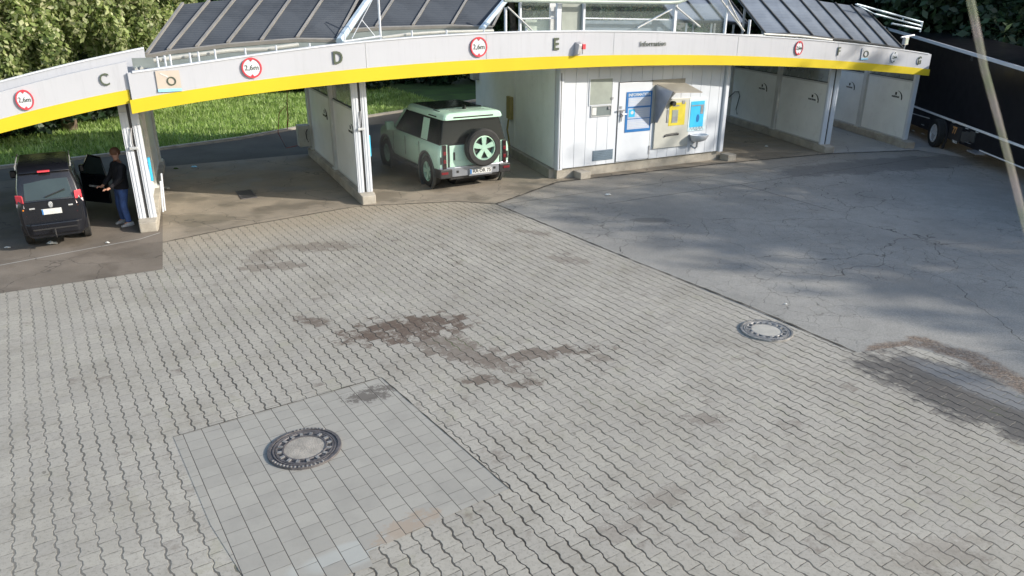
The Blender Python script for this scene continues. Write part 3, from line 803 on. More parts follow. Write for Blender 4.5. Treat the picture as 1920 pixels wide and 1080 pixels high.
# ------------------------------------------------------------------ solar collectors on the roof
def collectors(bpx, tpx, o0, o1, word, ci):
    P_0 = dense(o0); P_1 = dense(o1)
    B = [on_path(x, y, P_0)[0] for x, y in bpx]; T = [on_path(x, y, P_1)[0] for x, y in tpx]
    n = len(B)-1
    for i in range(n):
        b0, b1, t1, t0 = B[i], B[i+1], T[i+1], T[i]
        loc = (b0+b1)/2
        side = 'at the left end' if i == 0 else ('at the right end' if i == n-1 else ('number %d from the left' % (i+1)))
        ordn = ['leftmost', 'second', 'third', 'fourth', 'fifth', 'sixth', 'seventh', 'eighth'][i]
        lab = '%s dark ribbed collector panel %s' % (ordn if i else 'leftmost', word)
        if i == n-1: lab = 'last dark ribbed collector panel at the end %s' % word
        t = thing('solar_collector', lab, 'solar collector', loc, 'dark solar collectors %s' % word)
        nn = (b1-b0).cross(t0-b0).normalized()
        if nn.z < 0: nn = -nn
        def q(a, b):
            e0 = b0.lerp(b1, a); e1 = t0.lerp(t1, a); return e0.lerp(e1, b)
        pan = MB(); pan.loft([[q(.03, .02)-nn*.05, q(.97, .02)-nn*.05, q(.97, 1)-nn*.05, q(.03, 1)-nn*.05], [q(.03, .02), q(.97, .02), q(.97, 1), q(.03, 1)]])
        part('absorber', pan, M['coll'] if ci != 2 else M['coll_sky'], t)
        fr = MB()
        w = .03 if ci != 2 else .02
        for a in (0, 1):
            e0, e1 = q(a, 0), q(a, 1); dx = (b1-b0).normalized()*w
            if a == 1 and i < n-1: continue
            e0 = e0+nn*(.0); fr.loft([[e0-dx, e0+dx, e0+dx+nn*.05, e0-dx+nn*.05], [e1-dx, e1+dx, e1+dx+nn*.05, e1-dx+nn*.05]])
        dz = (t0-b0).normalized()*.06
        fr.loft([[b0-dz-nn*.06, b0-nn*.06, b0+nn*.02, b0-dz+nn*.02], [b1-dz-nn*.06, b1-nn*.06, b1+nn*.02, b1-dz+nn*.02]])
        part('edge_strip', fr, M['cframe'] if ci != 2 else M['gasket'], t)
        for e in (q(.5, .08), q(.5, .92)):
            lg = MB(); uu, vv = UV(e); lg.box((e.x-.03, e.y-.03, zt(uu)-.27), (e.x+.03, e.y+.03, e.z-.05))
            part('support', lg, M['alu'], t)
    return B, T
BA, TA = collectors([(275, 103), (316, 95), (369, 89), (427, 82), (490, 77), (557, 72), (632, 73)], [(343, 8), (392, 3), (442, -2), (496, -6), (551, -10), (614, -14), (680, -17)], 1.2, 3.0, 'on the left roof above bay D', 0)
BB, TB = collectors([(640, 56), (705, 51), (774, 49), (847, 47), (924, 50)], [(676, -14), (746, -14), (813, -14), (883, -14), (957, -14)], 1.8, 3.4, 'on the roof above bay E', 0)
BC, TC = collectors([(1434, 63), (1480, 63), (1523, 67), (1562, 72), (1598, 75), (1631, 81), (1662, 85), (1692, 91)], [(1375, -13), (1414, -13), (1451, -13), (1495, -6), (1531, 1), (1565, 6), (1595, 10), (1620, 16)], 1.0, 2.7, 'on the roof above bays F and G', 2)
BD, TD = collectors([(1262, 37), (1319, 39), (1357, 39), (1402, 45)], [(1232, -5), (1282, -5), (1321, -5), (1363, -5)], 3.6, 5.0, 'seen through the glazed roof lantern', 2)
def RP(px, py, off): return on_path(px, py, dense(off))[0]
# flashing strips at the group ends
def flash(b0, t0, w, name, label):
    mb = MB(); mb.tube([RP(*b0), RP(*t0)], w, 6)
    single(name, mb, M['blueflash'], label, 'flashing', RP(*b0), group='pale flashing strips on the roof')
flash((636, 78, 1.0), (697, -10, 3.0), .09, 'flashing_strip', 'pale blue edge strip between the bay D and bay E collectors')
flash((901, 57, 1.4), (958, -12, 3.2), .08, 'flashing_strip', 'pale blue edge strip right of the bay E collectors')
# gutters and pipes along the foot of the collectors
def pipe(pts, off, r, name, label, m='boxgrey', posts=()):
    t = thing(name, label, 'pipe', RP(*pts[0], off))
    mb = MB(); mb.tube([RP(x, y, off) for x, y in pts], r, 8); part('pipe_run', mb, M[m], t, smooth=True)
    for x, y0, y1 in posts:
        mb = MB(); a = RP(x, y0, off-.15); b = RP(x, y1, off-.15); b = Vector((a.x, a.y, b.z-.1)); mb.tube([b, a], .022, 6); part('bracket', mb, M['white'], t)
    return t
pipe([(286, 114), (345, 106), (430, 95), (500, 92), (560, 84)], .75, .045, 'roof_pipe', 'pale pipe along the foot of the left collectors behind the canopy edge', posts=[(294, 106, 122), (308, 104, 120), (459, 90, 103), (517, 85, 97), (580, 81, 90), (318, 102, 117), (355, 99, 112), (371, 97, 110), (402, 92, 104)])
pipe([(716, 71), (770, 64), (835, 60), (925, 58)], .9, .04, 'roof_pipe', 'pale pipe along the foot of the bay E collectors', posts=[(772, 57, 73), (837, 56, 66), (907, 56, 65)])
pipe([(1432, 64), (1500, 68), (1560, 75)], .5, .035, 'roof_pipe', 'pale pipe at the foot of the right collectors')
rb = MB(); rb.loft([[p+Vector((0, 0, -.32)), p+Vector((0, 0, -.05)), p+DV*.1+Vector((0, 0, -.05)), p+DV*.1+Vector((0, 0, -.32))] for p in BA])
single('mounting_rail', rb, M['glassg'], 'dark rail under the left collector row', 'rail', BA[0])
rb = MB(); rb.loft([[p+Vector((0, 0, -.36)), p+Vector((0, 0, -.05)), p+DV*.1+Vector((0, 0, -.05)), p+DV*.1+Vector((0, 0, -.36))] for p in BB])
single('mounting_rail', rb, M['glassg'], 'grey rail under the bay E collector row', 'rail', BB[0])
# open post frames on the roof
def framework(name, label, bars, off=.9, m='white'):
    t = thing(name, label, 'roof frame', RP(bars[0][0], bars[0][1], off))
    for x0, y0, x1, y1, w in bars:
        mb = MB(); a = RP(x0, y0, off); b = RP(x1, y1, off)
        if abs(x0-x1) < 3: b = Vector((a.x, a.y, b.z))
        mb.tube([a, b], w*.5*mpp(a)*1.05, 6); part('bar', mb, M[m], t)
    return t
framework('roof_frame', 'thin white post and braces in the gap between the two left collector rows', [(714, 76, 714, -12, 4), (645, 78, 714, 68, 4), (660, 72, 702, -8, 1.5), (678, 37, 705, 70, 1.5), (646, 66, 646, 80, 2.5)])

lan = thing('roof_lantern', 'glazed white framed roof lantern with trees showing through above letter E', 'roof lantern', RP(1100, 60, 1.0))
def lbar(x0, y0, x1, y1, w, nm, off=1.0, m='white'):
    mb = MB(); a = RP(x0, y0, off); b = RP(x1, y1, off)
    if abs(x0-x1) < 2: b = Vector((a.x, a.y, b.z))
    h = w*.5*mpp(a)*1.05
    d = (b-a).normalized(); up = Vector((0, 0, 1)) if abs(d.z) < .8 else DU
    s_ = d.cross(up).normalized()*.04 if abs(d.z) < .8 else DV*.04
    e = (up*h) if abs(d.z) < .8 else DU*h
    mb.loft([[a-s_-e, a+s_-e, a+s_+e, a-s_+e], [b-s_-e, b+s_-e, b+s_+e, b-s_+e]]); return part(nm, mb, M[m], lan)
def lquad(x0, y0, x1, y1, nm, m, off):
    mb = MB(); a = RP(x0, y1, off); b = RP(x1, y1, off); ta = RP(x0, y0, off); tb = RP(x1, y0, off)
    ta = Vector((a.x, a.y, ta.z)); tb = Vector((b.x, b.y, tb.z)); o = DV*.03
    mb.loft([[a, b, tb, ta], [a+o, b+o, tb+o, ta+o]]); return part(nm, mb, M[m], lan)
for x, y0, y1, w in ((948, 66, 14, 3), (975, 64, -8, 3.5), (987, 64, 52, 2.5), (1046.5, 64, 6, 9), (1093, 64, 6, 4.5), (1263, 62, 6, 5.5), (1358, 64, -8, 3), (1403, 66, 37, 2)):
    lbar(x, y0, x, y1, w, 'post')
M['lanpan'] = simple('lantern_panel_pale', (0.34, 0.40, 0.35), .4)
M['lanblue'] = simple('lantern_panel_blue', (0.15, 0.20, 0.25), .35)
lbar(976, 35, 1040, 34, 2.5, 'rail', 1.1); lbar(1096, 34, 1262, 37, 2.5, 'rail', 1.1)
lquad(985, 37, 1030, 64, 'low_panel', 'lanpan', 1.3); lquad(1030, -10, 1041, 64, 'side_panel', 'frame', 1.2)
lquad(1096, 38, 1262, 64, 'low_panel', 'lanblue', 1.35)
lquad(1053, 6, 1090, 64, 'screen_panel', 'hatch', 1.06)
for a in ((952, 13, 1003, 62), (1259, 17, 1195, 52), (1268, 13, 1312, 50), (1365, 0, 1392, 55), (1352, 0, 1395, 58)): lbar(*a, 1.8, 'brace', .95, 'alu')
ev = MB(); ev.tube([RP(x, y, .8) for x, y in ((945, 0), (1050, 2.5), (1150, 4), (1255, 5), (1272, 4), (1286, -1), (1292, -8))], .05, 8); part('eave_trim', ev, M['lanpan'], lan, smooth=True)
lbar(985, 62, 1434, 66, 3, 'sill', .85, 'frame')
def glass():
    m = NT('clear_glass'); m.b.inputs['Base Color'].default_value = (.6, .7, .68, 1); m.b.inputs['Roughness'].default_value = .03
    m.b.inputs['Alpha'].default_value = .07; m.b.inputs['Specular IOR Level'].default_value = .2; return m.m
M['glass'] = glass()
lquad(1096, 7, 1260, 62, 'glass_pane', 'glass', 1.02); lquad(978, 0, 1030, 62, 'glass_pane', 'glass', 1.02); lquad(1266, 7, 1356, 62, 'glass_pane', 'glass', 1.02)
# pipe rack on the right roof corner and a small floodlight
framework('pipe_rack', 'pale ladder like pipe rack sticking out at the right roof corner', [(1606, 8, 1730, 42, 3.5), (1640, 26, 1728, 49, 3), (1729, 41, 1729, 51, 4), (1694, 31, 1694, 41, 2.5), (1672, 44, 1726, 55, 3.5), (1726, 55, 1724, 60, 3), (1604, 8, 1640, 26, 2)], 2.2, 'blueflash')
p = RP(1700, 77, .5); F = face_frame(p, DU, 0); s = mpp(p)
t = thing('floodlight', 'small square floodlight on the right roof corner above letter G', 'floodlight', p)
b = MB(); b.box((-5*s, -7*s, -.1), (6*s, 7*s, 0), F); part('housing', b, M['steel'], t, bevel=.01)
b = MB(); b.box((-3.5*s, -5*s, .001), (4.5*s, 5*s, .01), F); part('lens', b, M['lanpan'], t)
b = MB(); b.tube([p, p+Vector((0, .1, -.35))], .02, 6); part('bracket', b, M['alu'], t)
b = MB(); b.tube([RP(1690, 70, .6), RP(1714, 66, .6)], .03, 6); part('arm', b, M['alu'], t)
# clutter at the step between the two canopies
t = thing('roof_clutter_pipes', 'grey pipe ends in the step between the two canopy sections', 'pipes', RP(262, 118, .4))
for x, y in ((256, 131), (266, 129)):
    b = MB(); a = RP(x, y, .3); b.tube([a, a+DV*.6], .035, 8); part('pipe_end', b, M['boxgrey'], t, smooth=True)
b = MB(); a = RP(250, 128, .6); c = RP(287, 108, .6); b.loft([[a, Vector((c.x, c.y, a.z)), c, Vector((a.x, a.y, c.z))], [a+DV*.1, Vector((c.x, c.y, a.z))+DV*.1, c+DV*.1, Vector((a.x, a.y, c.z))+DV*.1]]); part('backing_plate', b, M['glassg'], t)

# ------------------------------------------------------------------ wash bay walls
def bay_wall(fr, rr, label, twin=True, left_face=True, zf=None, logos=True):
    f = W(*fr); r = W(*rr); dv = (r-f); L = dv.length; x = dv.normalized(); nrm = Vector((0, 0, 1)).cross(x)
    # local frame: X runs from front to rear, Y across (left side positive), Z up
    Fm = Matrix(((x.x, nrm.x, 0, f.x), (x.y, nrm.y, 0, f.y), (0, 0, 1, 0), (0, 0, 0, 1)))
    t = thing('wash_bay_wall', label, 'partition wall', f, 'partition walls between the wash bays')
    top = zb(fr[0])+.3 if zf is None else zf
    pl = MB(); pl.loft([[(-.30, -.17, 0), (-.30, .17, 0), (-.30, .17, .22), (-.30, -.17, .22)], [(-.12, -.19, 0), (-.12, .19, 0), (-.12, .19, .25), (-.12, -.19, .25)], [(L+.1, -.17, 0), (L+.1, .17, 0), (L+.1, .17, .25), (L+.1, -.17, .25)]], Fm)
    part('plinth', pl, M['concrete'], t, bevel=.02)
    pz = .25
    # front post: two white channels with a dark slot between
    if twin:
        for y0, y1 in ((-.18, -.03), (.03, .18)):
            for (z0, z1, ex, mm) in ((pz, top-.33, .0, 'white'), (top-.328, top, .012, 'frame')):
                b = MB(); b.box((ex, y0, z0), (.10, y1, z1), Fm); 
                if mm == 'white':
                    for k in (.3, .7): yy = y0+(y1-y0)*k; b.box((-.012, yy-.014, z0), (.0, yy+.014, z1), Fm)
                part('front_post', b, M[mm], t)
        b = MB(); b.box((.03, -.028, pz), (.09, .028, top), Fm); part('slot', b, M['gasket'], t)
    else:
        b = MB(); b.box((0, -.07, pz), (.12, .07, top), Fm); part('front_post', b, M['white'], t, bevel=.01)
    # mid and rear posts
    mid = L*.46
    for xx, w in ((mid, .10), (L-.15, .13)):
        b = MB(); b.box((xx-w, -.10, pz), (xx+w, .10, top), Fm); b.box((xx-w-.05, -.14, pz-.01), (xx+w+.05, .14, pz+.04), Fm)
        part('post', b, M['frame'], t)
    ptop = 2.15
    for a, b_ in ((.13, mid-.13), (mid+.13, L-.30)):
        b = MB(); b.box((a, -.03, pz+.03), (b_, .03, ptop), Fm); pn = part('wall_panel', b, M['panel'], t)
        b = MB()
        b.box((a, -.045, pz), (b_, .045, pz+.035), Fm); b.box((a, -.045, ptop), (b_, .045, ptop+.05), Fm)
        b.box((a, -.042, pz+.035), (a+.035, .042, ptop), Fm); b.box((b_-.035, -.042, pz+.035), (b_, .042, ptop), Fm)
        b.box((a, -.03, top-.1), (b_, .03, top-.02), Fm)
        part('panel_frame', b, M['frame'], t)
        b = MB(); b.box((a, -.02, ptop+.051), (b_, .02, ptop+.075), Fm); part('seal', b, M['gasket'], t)
        b = MB(); b.box((a, -.008, ptop+.08), (b_, .008, top-.101), Fm); part('upper_glazing', b, M['plexi'], t)
        if logos:
            # dark swoosh with two short lines of tiny lettering, on the side facing the camera
            e = MB(); q0 = a+(b_-a)*.28; sc = min(1.0, (b_-a)/2.6)
            pts = []
            for k in range(9):
                an = R(100-k*12.5); pts.append(Vector((q0+.25*sc-.52*sc*math.cos(R(180)-an)*1.0, .034, 1.60+.27*sc*math.sin(an))))
            pts = [Vector((q0 - .30*sc*math.sin(R(100*k/8)) + .02, .034, 1.56+.24*sc*math.cos(R(100*k/8)))) for k in range(9)]
            e.tube(pts, [.004, .008, .012, .016, .02, .024, .026, .024, .014], 5, Fm, 1.0)
            e.box((q0+.05*sc, .031, 1.66), (q0+.14*sc, .036, 1.75), Fm)
            part('emblem', e, M['black'], pn)
            Ft = Fm @ Matrix(((-1, 0, 0, q0+.10*sc), (0, 0, 1, .0315), (0, 1, 0, 1.59), (0, 0, 0, 1)))
            part('emblem_text', text_mb('WASCHPARK', .075*sc, Ft, .002, .003), M['black'], pn)
    return t, Fm, L, top
wCD = bay_wall((-5.03, -.02), (-4.38, 6.7), 'partition wall between bays C and D beside the black van', zf=2.85)
wDE = bay_wall((-.10, .02), (.22, 6.6), 'partition wall between bays D and E left of the pale green off roader')
wF = bay_wall((15.52, -.70), (17.6, 6.1), 'partition wall between bays F and G under letter F')
wG = bay_wall((18.72, -1.40), (21.2, 4.6), 'outer end wall of bay G next to the black trailer', twin=False)

# blue brush holders and small fittings on the front posts
def holder(wall, y, z0, z1, label, mat='blue'):
    Fm = wall[1]; mb = MB(); mb.box((.11, y, z0), (.26, y+(.05 if y > 0 else -.05), z1), Fm)
    p = Fm @ Vector((.2, y, z0))
    single('brush_holder', mb, M[mat], label, 'brush holder', p, group='bright blue brush holders', bevel=.012)
holder(wDE, -.185, 1.10, 1.62, 'bright blue holder on the post left of the pale green off roader')
holder(wCD, -.185, 1.02, 1.52, 'bright blue holder on the post right of the man in jeans')
for wl, lab, zz in ((wDE, 'small grey lock box on the white post between bays D and E', 1.78), (wCD, 'small grey hook on the white post between bays C and D', 1.75)):
    Fm = wl[1]; t = thing('post_fitting', lab, 'fitting', Fm @ Vector((-.05, .02, zz)), 'small fittings on the white posts')
    b = MB(); b.box((-.07, -.06, zz), (-.013, .10, zz+.06), Fm); part('clamp', b, M['alu'], t, bevel=.008)
    b = MB(); b.tube([(-.05, .02, zz+.03), (-.06, .03, zz+.16), (-.03, 0, zz+.45)], .014, 6, Fm); part('hook', b, M['steel'], t)
# brushes leaning in the holder at bay C/D
Fm = wCD[1]
for i, (dx, dy, top) in enumerate(((.30, -.30, .95), (.40, -.34, 1.1))):
    b = MB(); b.tube([(dx+.02, dy, .27), (dx+.1, dy-.05, top)], .018, 8, Fm)
    single('wash_brush', b, M['white'], ['short white brush stick standing beside the post of bay C and D', 'longer white brush stick beside the post of bay C and D'][i], 'brush', Fm @ Vector((dx, dy, .25)), group='white brush sticks by the post')
# hose box with red hose at the rear of wall D/E
Fm = wDE[1]; L = wDE[2]
t = thing('hose_box', 'pale hose box with a thin red hose on the rear post of bay D', 'hose box', Fm @ Vector((L-.1, .3, .5)))
b = MB(); b.box((L-.35, .11, .35), (L+.05, .48, 1.02), Fm); part('box', b, M['boxgrey'], t, bevel=.02)
b = MB(); b.tube([(L-.37, .2, .9), (L-.42, .26, .8), (L-.38, .24, .6), (L-.36, .2, .5)], .015, 6, Fm); part('cable', b, M['wire'], t)
b = MB(); b.tube([(L, .5, .35), (L, .85, .3), (L, 1.05, .8), (L, .95, 1.4), (L, .75, 1.6), (L, .66, 1.3), (L, .75, .9), (L, .6, 2.4), (L, .62, 3.0)], .012, 6, Fm); part('hose', b, M['redhose'], t, smooth=True)
# hose lance loop in bay F
Fm = wF[1]; L = wF[2]
b = MB(); b.tube([(L-.9, .12, .35), (L-.95, .2, .9), (L-.7, .16, 1.3), (L-.3, .12, 1.55), (L-.9, .10, 1.75)], .02, 6, Fm)
loopp = [G(1380, 210, .3), ]
def PX(px, py, wall, y=.06):
    Fm = wall[1]; a = Fm @ Vector((0, y, 0)); c = Fm @ Vector((wall[2], y, 0)); return hit_seg(px, py, a, c)
b = MB(); b.tube([PX(1362, 207, wF, .1), PX(1361, 188, wF, .1), PX(1378, 172, wF, .1), PX(1385, 172, wF, .1), PX(1387, 180, wF, .1), PX(1380, 205, wF, .1), PX(1382, 214, wF, .1)], .018, 6)
single('hose_loop', b, M['wire'], 'black hose loop hanging on the rear wall panel of bay F', 'hose', PX(1380, 190, wF, .1), smooth=True)

# ------------------------------------------------------------------ technical room in the middle
k0 = 5.42; k1 = 11.38; KZ = 3.35
kio = thing('technical_room', 'white boarded technical room with machines between bays E and F', 'building', W(8.4, 0))
pl = MB(); pl.box((k0+.02, -.02, 0), (k1-.02, .2, .30), BLD); part('base_plinth', pl, M['concrete'], kio)
Fl = Matrix.Identity(4)
def KP(px, py, v=-.1): 
    p = V(px, py, v); return UV(p)[0], p.z
bk = MB(); bk.box((k0+.05, -.06, .29), (k1-.05, .1, KZ), BLD); part('wall_backing', bk, M['frame'], kio)
wl = MB(); n = 16; z1 = 3.05
edges = [k0+.14]
while edges[-1] < k1-.16: edges.append(edges[-1]+.372)
edges[-1] = k1-.1
for a, b_ in zip(edges[:-1], edges[1:]): wl.box((a+.006, -.10, .30), (b_-.006, -.061, z1), BLD)
part('front_boards', wl, M['white'], kio)
for (a, b_) in ((k0-.06, k0+.10), (k1-.06, k1+.10)):
    b = MB(); b.box((a, -.16, .28), (b_, .0, 3.2), BLD); b.box((a+.02, -.175, .28), (a+.06, -.161, 3.0), BLD); part('corner_post', b, M['white'], kio)
b = MB(); b.box((k0-.01, -.165, .3), (k0+.015, -.176, 2.9), BLD); part('corner_slot', b, M['gasket'], kio)
# side walls
def side(u0, v0, u1, v1, w=.10, name='side_wall', m='panel', step=.42):
    a = W(u0, v0); c = W(u1, v1); L_ = (c-a).length; x = (c-a).normalized(); nn = Vector((0, 0, 1)).cross(x)
    Fx = Matrix(((x.x, nn.x, 0, a.x), (x.y, nn.y, 0, a.y), (0, 0, 1, 0), (0, 0, 0, 1)))
    mb = MB(); s_ = 0
    while s_ < L_-.01:
        e = min(L_, s_+step); mb.box((s_+.004, 0, .28), (e-.004, w, 3.25), Fx); s_ = e
    part(name, mb, M[m], kio)
    mb = MB(); mb.box((0, -.06, 0), (L_, w+.12, .26), Fx); part('side_plinth', mb, M['concrete'], kio)
    mb = MB(); mb.box((0, .02, .28), (L_, w-.02, 3.24), Fx); part('side_core', mb, M['frame'], kio)
    return Fx, L_
sl = side(5.50, .12, 6.05, 3.40); sl2 = side(6.05, 3.42, 6.95, 8.2)
sr = side(11.55, .05, 12.9, 6.7)
b = MB(); b.box((5.98, 3.36, .26), (6.18, 3.50, 3.2), BLD); part('corner_post', b, M['frame'], kio)
for (px, py) in ((1070, 326), (1349, 296)):
    u, _ = UV(G(px, py)); 
    b = MB(); b.box((u-.17, -.42, 0), (u+.17, -.03, .20), BLD); part('footing', b, M['concrete'], kio, bevel=.015)
# door
du0, dz1 = KP(1158, 157); du1, _ = KP(1222, 155)
du0, du1 = 7.38, 8.56; dz1 = 2.55
dr = MB(); dr.box((du0, -.125, .33), (du1, -.101, dz1), BLD); door = part('door', dr, M['white'], kio, bevel=.006)
b = MB(); b.box((du0-.022, -.112, .30), (du0-.004, -.101, dz1+.02), BLD); b.box((du1+.004, -.112, .30), (du1+.022, -.101, dz1+.02), BLD); b.box((du0-.022, -.112, dz1+.003), (du1+.022, -.101, dz1+.02), BLD); part('door_gap', b, M['gasket'], kio)
hu, hz = KP(1163, 218)
b = MB(); b.box((hu-.03, -.15, hz-.02), (hu+.05, -.126, hz+.17), BLD); b.box((hu-.14, -.17, hz+.15), (hu+.10, -.151, hz+.19), BLD); b.tube([(hu, -.15, hz+.07), (hu, -.20, hz+.07), (hu+.16, -.20, hz+.06)], .014, 6, BLD); b.tube([(hu, -.16, hz-.14), (hu, -.16, hz+.02)], .02, 6, BLD)
part('handle', b, M['steel'], door)
b = MB(); b.box((du1-.02, -.14, .45), (du1+.03, -.126, .70), BLD); b.box((du1-.02, -.14, 2.0), (du1+.03, -.126, 2.2), BLD); part('hinge', b, M['steel'], door)
# hatch panel, slot window, vent
a0, a1 = KP(1107, 149); b0, b1 = KP(1146, 194)
b = MB(); b.box((a0, -.118, b1), (b0, -.101, a1), BLD); part('grey_hatch', b, M['hatch'], kio, bevel=.004)
fr = MB()
for q in ((a0-.03, b1-.03, b0+.03, b1-.003), (a0-.03, a1+.003, b0+.03, a1+.03), (a0-.03, b1, a0-.003, a1), (b0+.003, b1, b0+.03, a1)): fr.box((q[0], -.122, q[1]), (q[2], -.101, q[3]), BLD)
part('hatch_frame', fr, M['white'], kio)
a0, a1 = KP(1109, 201); b0, b1 = KP(1144, 215)
b = MB(); b.box((a0, -.110, b1), (b0, -.101, a1), BLD); sw = part('slot_window', b, M['glassg'], kio)
fr = MB()
for q in ((a0-.03, b1-.03, b0+.03, b1-.003), (a0-.03, a1+.003, b0+.03, a1+.03), (a0-.03, b1, a0-.003, a1), (b0+.003, b1, b0+.03, a1)): fr.box((q[0], -.125, q[1]), (q[2], -.101, q[3]), BLD)
part('frame', fr, M['alu'], sw)
b = MB(); b.box((a0+.02, -.119, b1+.02), (a0+.16, -.111, a1-.02), BLD); part('paper_note', b, M['litter'], sw)
a0, a1 = KP(1111, 283); b0, b1 = KP(1148, 298)
b = MB(); b.box((a0, -.112, b1), (b0, -.101, a1), BLD)
for k in range(6): zz = b1+(a1-b1)*(k+.5)/6; b.box((a0+.03, -.122, zz-.012), (b0-.03, -.113, zz+.006), BLD)
part('vent_grille', b, M['lanblue'], kio)
for px, py in ((1163, 201), (1141, 202), (1147, 184)):
    u, z = KP(px, py); b = MB(); b.box((u-.035, -.14, z-.035), (u+.035, -.102, z+.035), BLD); part('small_fitting', b, M['steel'], kio)

# info poster on the door
t = thing('info_poster', 'blue framed info poster with pale panels on the white door', 'poster', W(8.0, -.13, 1.2))
a0, z1_ = KP(1174, 172); a1, z0_ = KP(1217, 244)
z1_ -= .01
b = MB(); b.box((a0, -.139, z0_), (a1, -.126, z1_), BLD); part('board', b, M['dblue'], t)
H_ = z1_-z0_; wv = a1-a0
for (s0, s1) in ((.07, .32), (.34, .60), (.64, .86)):
    b = MB(); b.box((a0+.07, -.143, z0_+H_*s0), (a1-.05, -.1395, z0_+H_*s1), BLD); part('text_panel', b, M['pgrey'], t)
part('heading', text_mb('INFORMATION', .115, BLD @ Matrix(((1, 0, 0, a0+wv/2), (0, 0, -1, -.1396), (0, 1, 0, z1_-.09), (0, 0, 0, 1))), .002, .002), M['litter'], t)
b = MB(); b.box((a0+.10, -.1465, z0_+H_*.38), (a0+.32, -.1435, z0_+H_*.57), BLD); part('blue_picture', b, M['blue'], t)
b = MB(); b.cyl((0, 0, 0), .05, .003, 16, BLD @ Matrix(((1, 0, 0, a0+.22), (0, 0, -1, -.147), (0, 1, 0, z0_+H_*.49), (0, 0, 0, 1)))); part('white_spot', b, M['litter'], t)
ln = MB()
for s0 in (.12, .16, .20, .24, .68, .72, .76, .80):
    ln.box((a0+.12, -.1450, z0_+H_*s0), (a1-.12-random.random()*.25, -.1436, z0_+H_*(s0+.008)), BLD)
for s0 in (.40, .45, .50, .55): ln.box((a0+.38, -.1450, z0_+H_*s0), (a1-.12-random.random()*.1, -.1436, z0_+H_*(s0+.008)), BLD)
part('text_lines', ln, M['frame'], t)

# payment machine, its hood and awning
m0, mz1 = KP(1229, 187); m1, mz0 = KP(1286, 272)
t = thing('payment_machine', 'cream coin machine with yellow panel under the awning', 'machine', W((m0+m1)/2, -.13, .6))
b = MB(); b.box((m0, -.16, mz0), (m1, -.101, mz1), BLD); part('cabinet', b, M['mach'], t, bevel=.008)
y0, yz1 = KP(1256, 193); y1, yz0 = KP(1280, 233)
b = MB(); b.box((y0-.05, -.167, yz0), (y1, -.161, yz1), BLD); part('yellow_panel', b, M['myel'], t)
s0_, sz1 = KP(1258, 206); s1_, sz0 = KP(1267, 229)
b = MB(); b.box((s0_, -.176, sz0), (s1_, -.168, sz1), BLD); part('screen', b, M['hatch'], t); b = MB(); b.box((s0_+.02, -.18, sz0+.04), (s1_-.02, -.1765, sz0+.18), BLD); part('keypad', b, M['steel'], t)
b = MB(); b.box((s0_+.0, -.172, sz1+.10), (s1_+.03, -.168, sz1+.14), BLD); part('coin_slot', b, M['steel'], t)
u, z = KP(1249, 219)
b = MB(); b.box((u-.03, -.175, z-.16), (u+.04, -.161, z+.22), BLD); part('bill_slot', b, M['steel'], t)
u, z = KP(1256, 252)
b = MB(); b.tube([(u-.26, -.165, z-.03), (u-.2, -.175, z), (u+.2, -.175, z+.02), (u+.26, -.165, z)], .035, 8, BLD); part('tray', b, M['gasket'], t, smooth=True)
u, z = KP(1257, 193); b = MB(); b.cyl((0, 0, 0), .07, .12, 14, BLD @ Matrix(((1, 0, 0, u), (0, 0, -1, -.168), (0, 1, 0, z), (0, 0, 0, 1)))); part('knob', b, M['black'], t)
u, z = KP(1279, 191); b = MB(); b.box((u-.05, -.175, z-.05), (u+.05, -.161, z+.05), BLD); part('lock', b, M['steel'], t)
# awning and side hood
aL, az = KP(1223, 150); aR, _ = KP(1284, 150)
t = thing('machine_awning', 'cream sloping awning with a grey side shield over the coin machine', 'awning', W(9.2, -.4, 2.4))
def at_out(px, py, o): 
    p = V(px, py, -o); return Vector((UV(p)[0], -o, p.z))
O1 = .85
tl = Vector((aL, -.115, az)); tr_ = Vector((aR, -.115, az)); 
wl_ = at_out(1232, 158, .13); wr_ = at_out(1285, 155, .13); fl_ = at_out(1264, 172, O1); fr_ = at_out(1317, 172, O1)
b = MB(); b.box((aL, -.13, wl_.z-.02), (aR, -.112, az), BLD); part('wall_flashing', b, M['awn'], t)
dz = Vector((0, 0, -.03))
b = MB(); b.loft([[wl_, wr_, fr_, fl_], [wl_+dz, wr_+dz, fr_+dz, fl_+dz]], BLD); part('awning_roof', b, M['awn'], t)
sb0 = at_out(1225, 229, .13); sb1 = at_out(1232, 228, .30); top0 = wl_+Vector((-.02, 0, -.01)); 
du_ = Vector((.03, 0, 0)); f2 = fl_+Vector((-.02, 0, 0))
s_bot = Vector((wl_.x-.01, -.13, sb0.z)); s_b1 = Vector((wl_.x+.0, -.28, sb0.z+.0))
b = MB(); b.loft([[top0, f2, s_b1, s_bot], [top0-du_, f2-du_, s_b1-du_, s_bot-du_]], BLD); part('side_shield', b, M['steel'], t)
b = MB(); b.box((wl_.x-.16, -.125, s_bot.z-.02), (wl_.x-.04, -.112, wl_.z+.02), BLD); part('shield_bracket', b, M['boxgrey'], t)
u, z = KP(1291, 187)
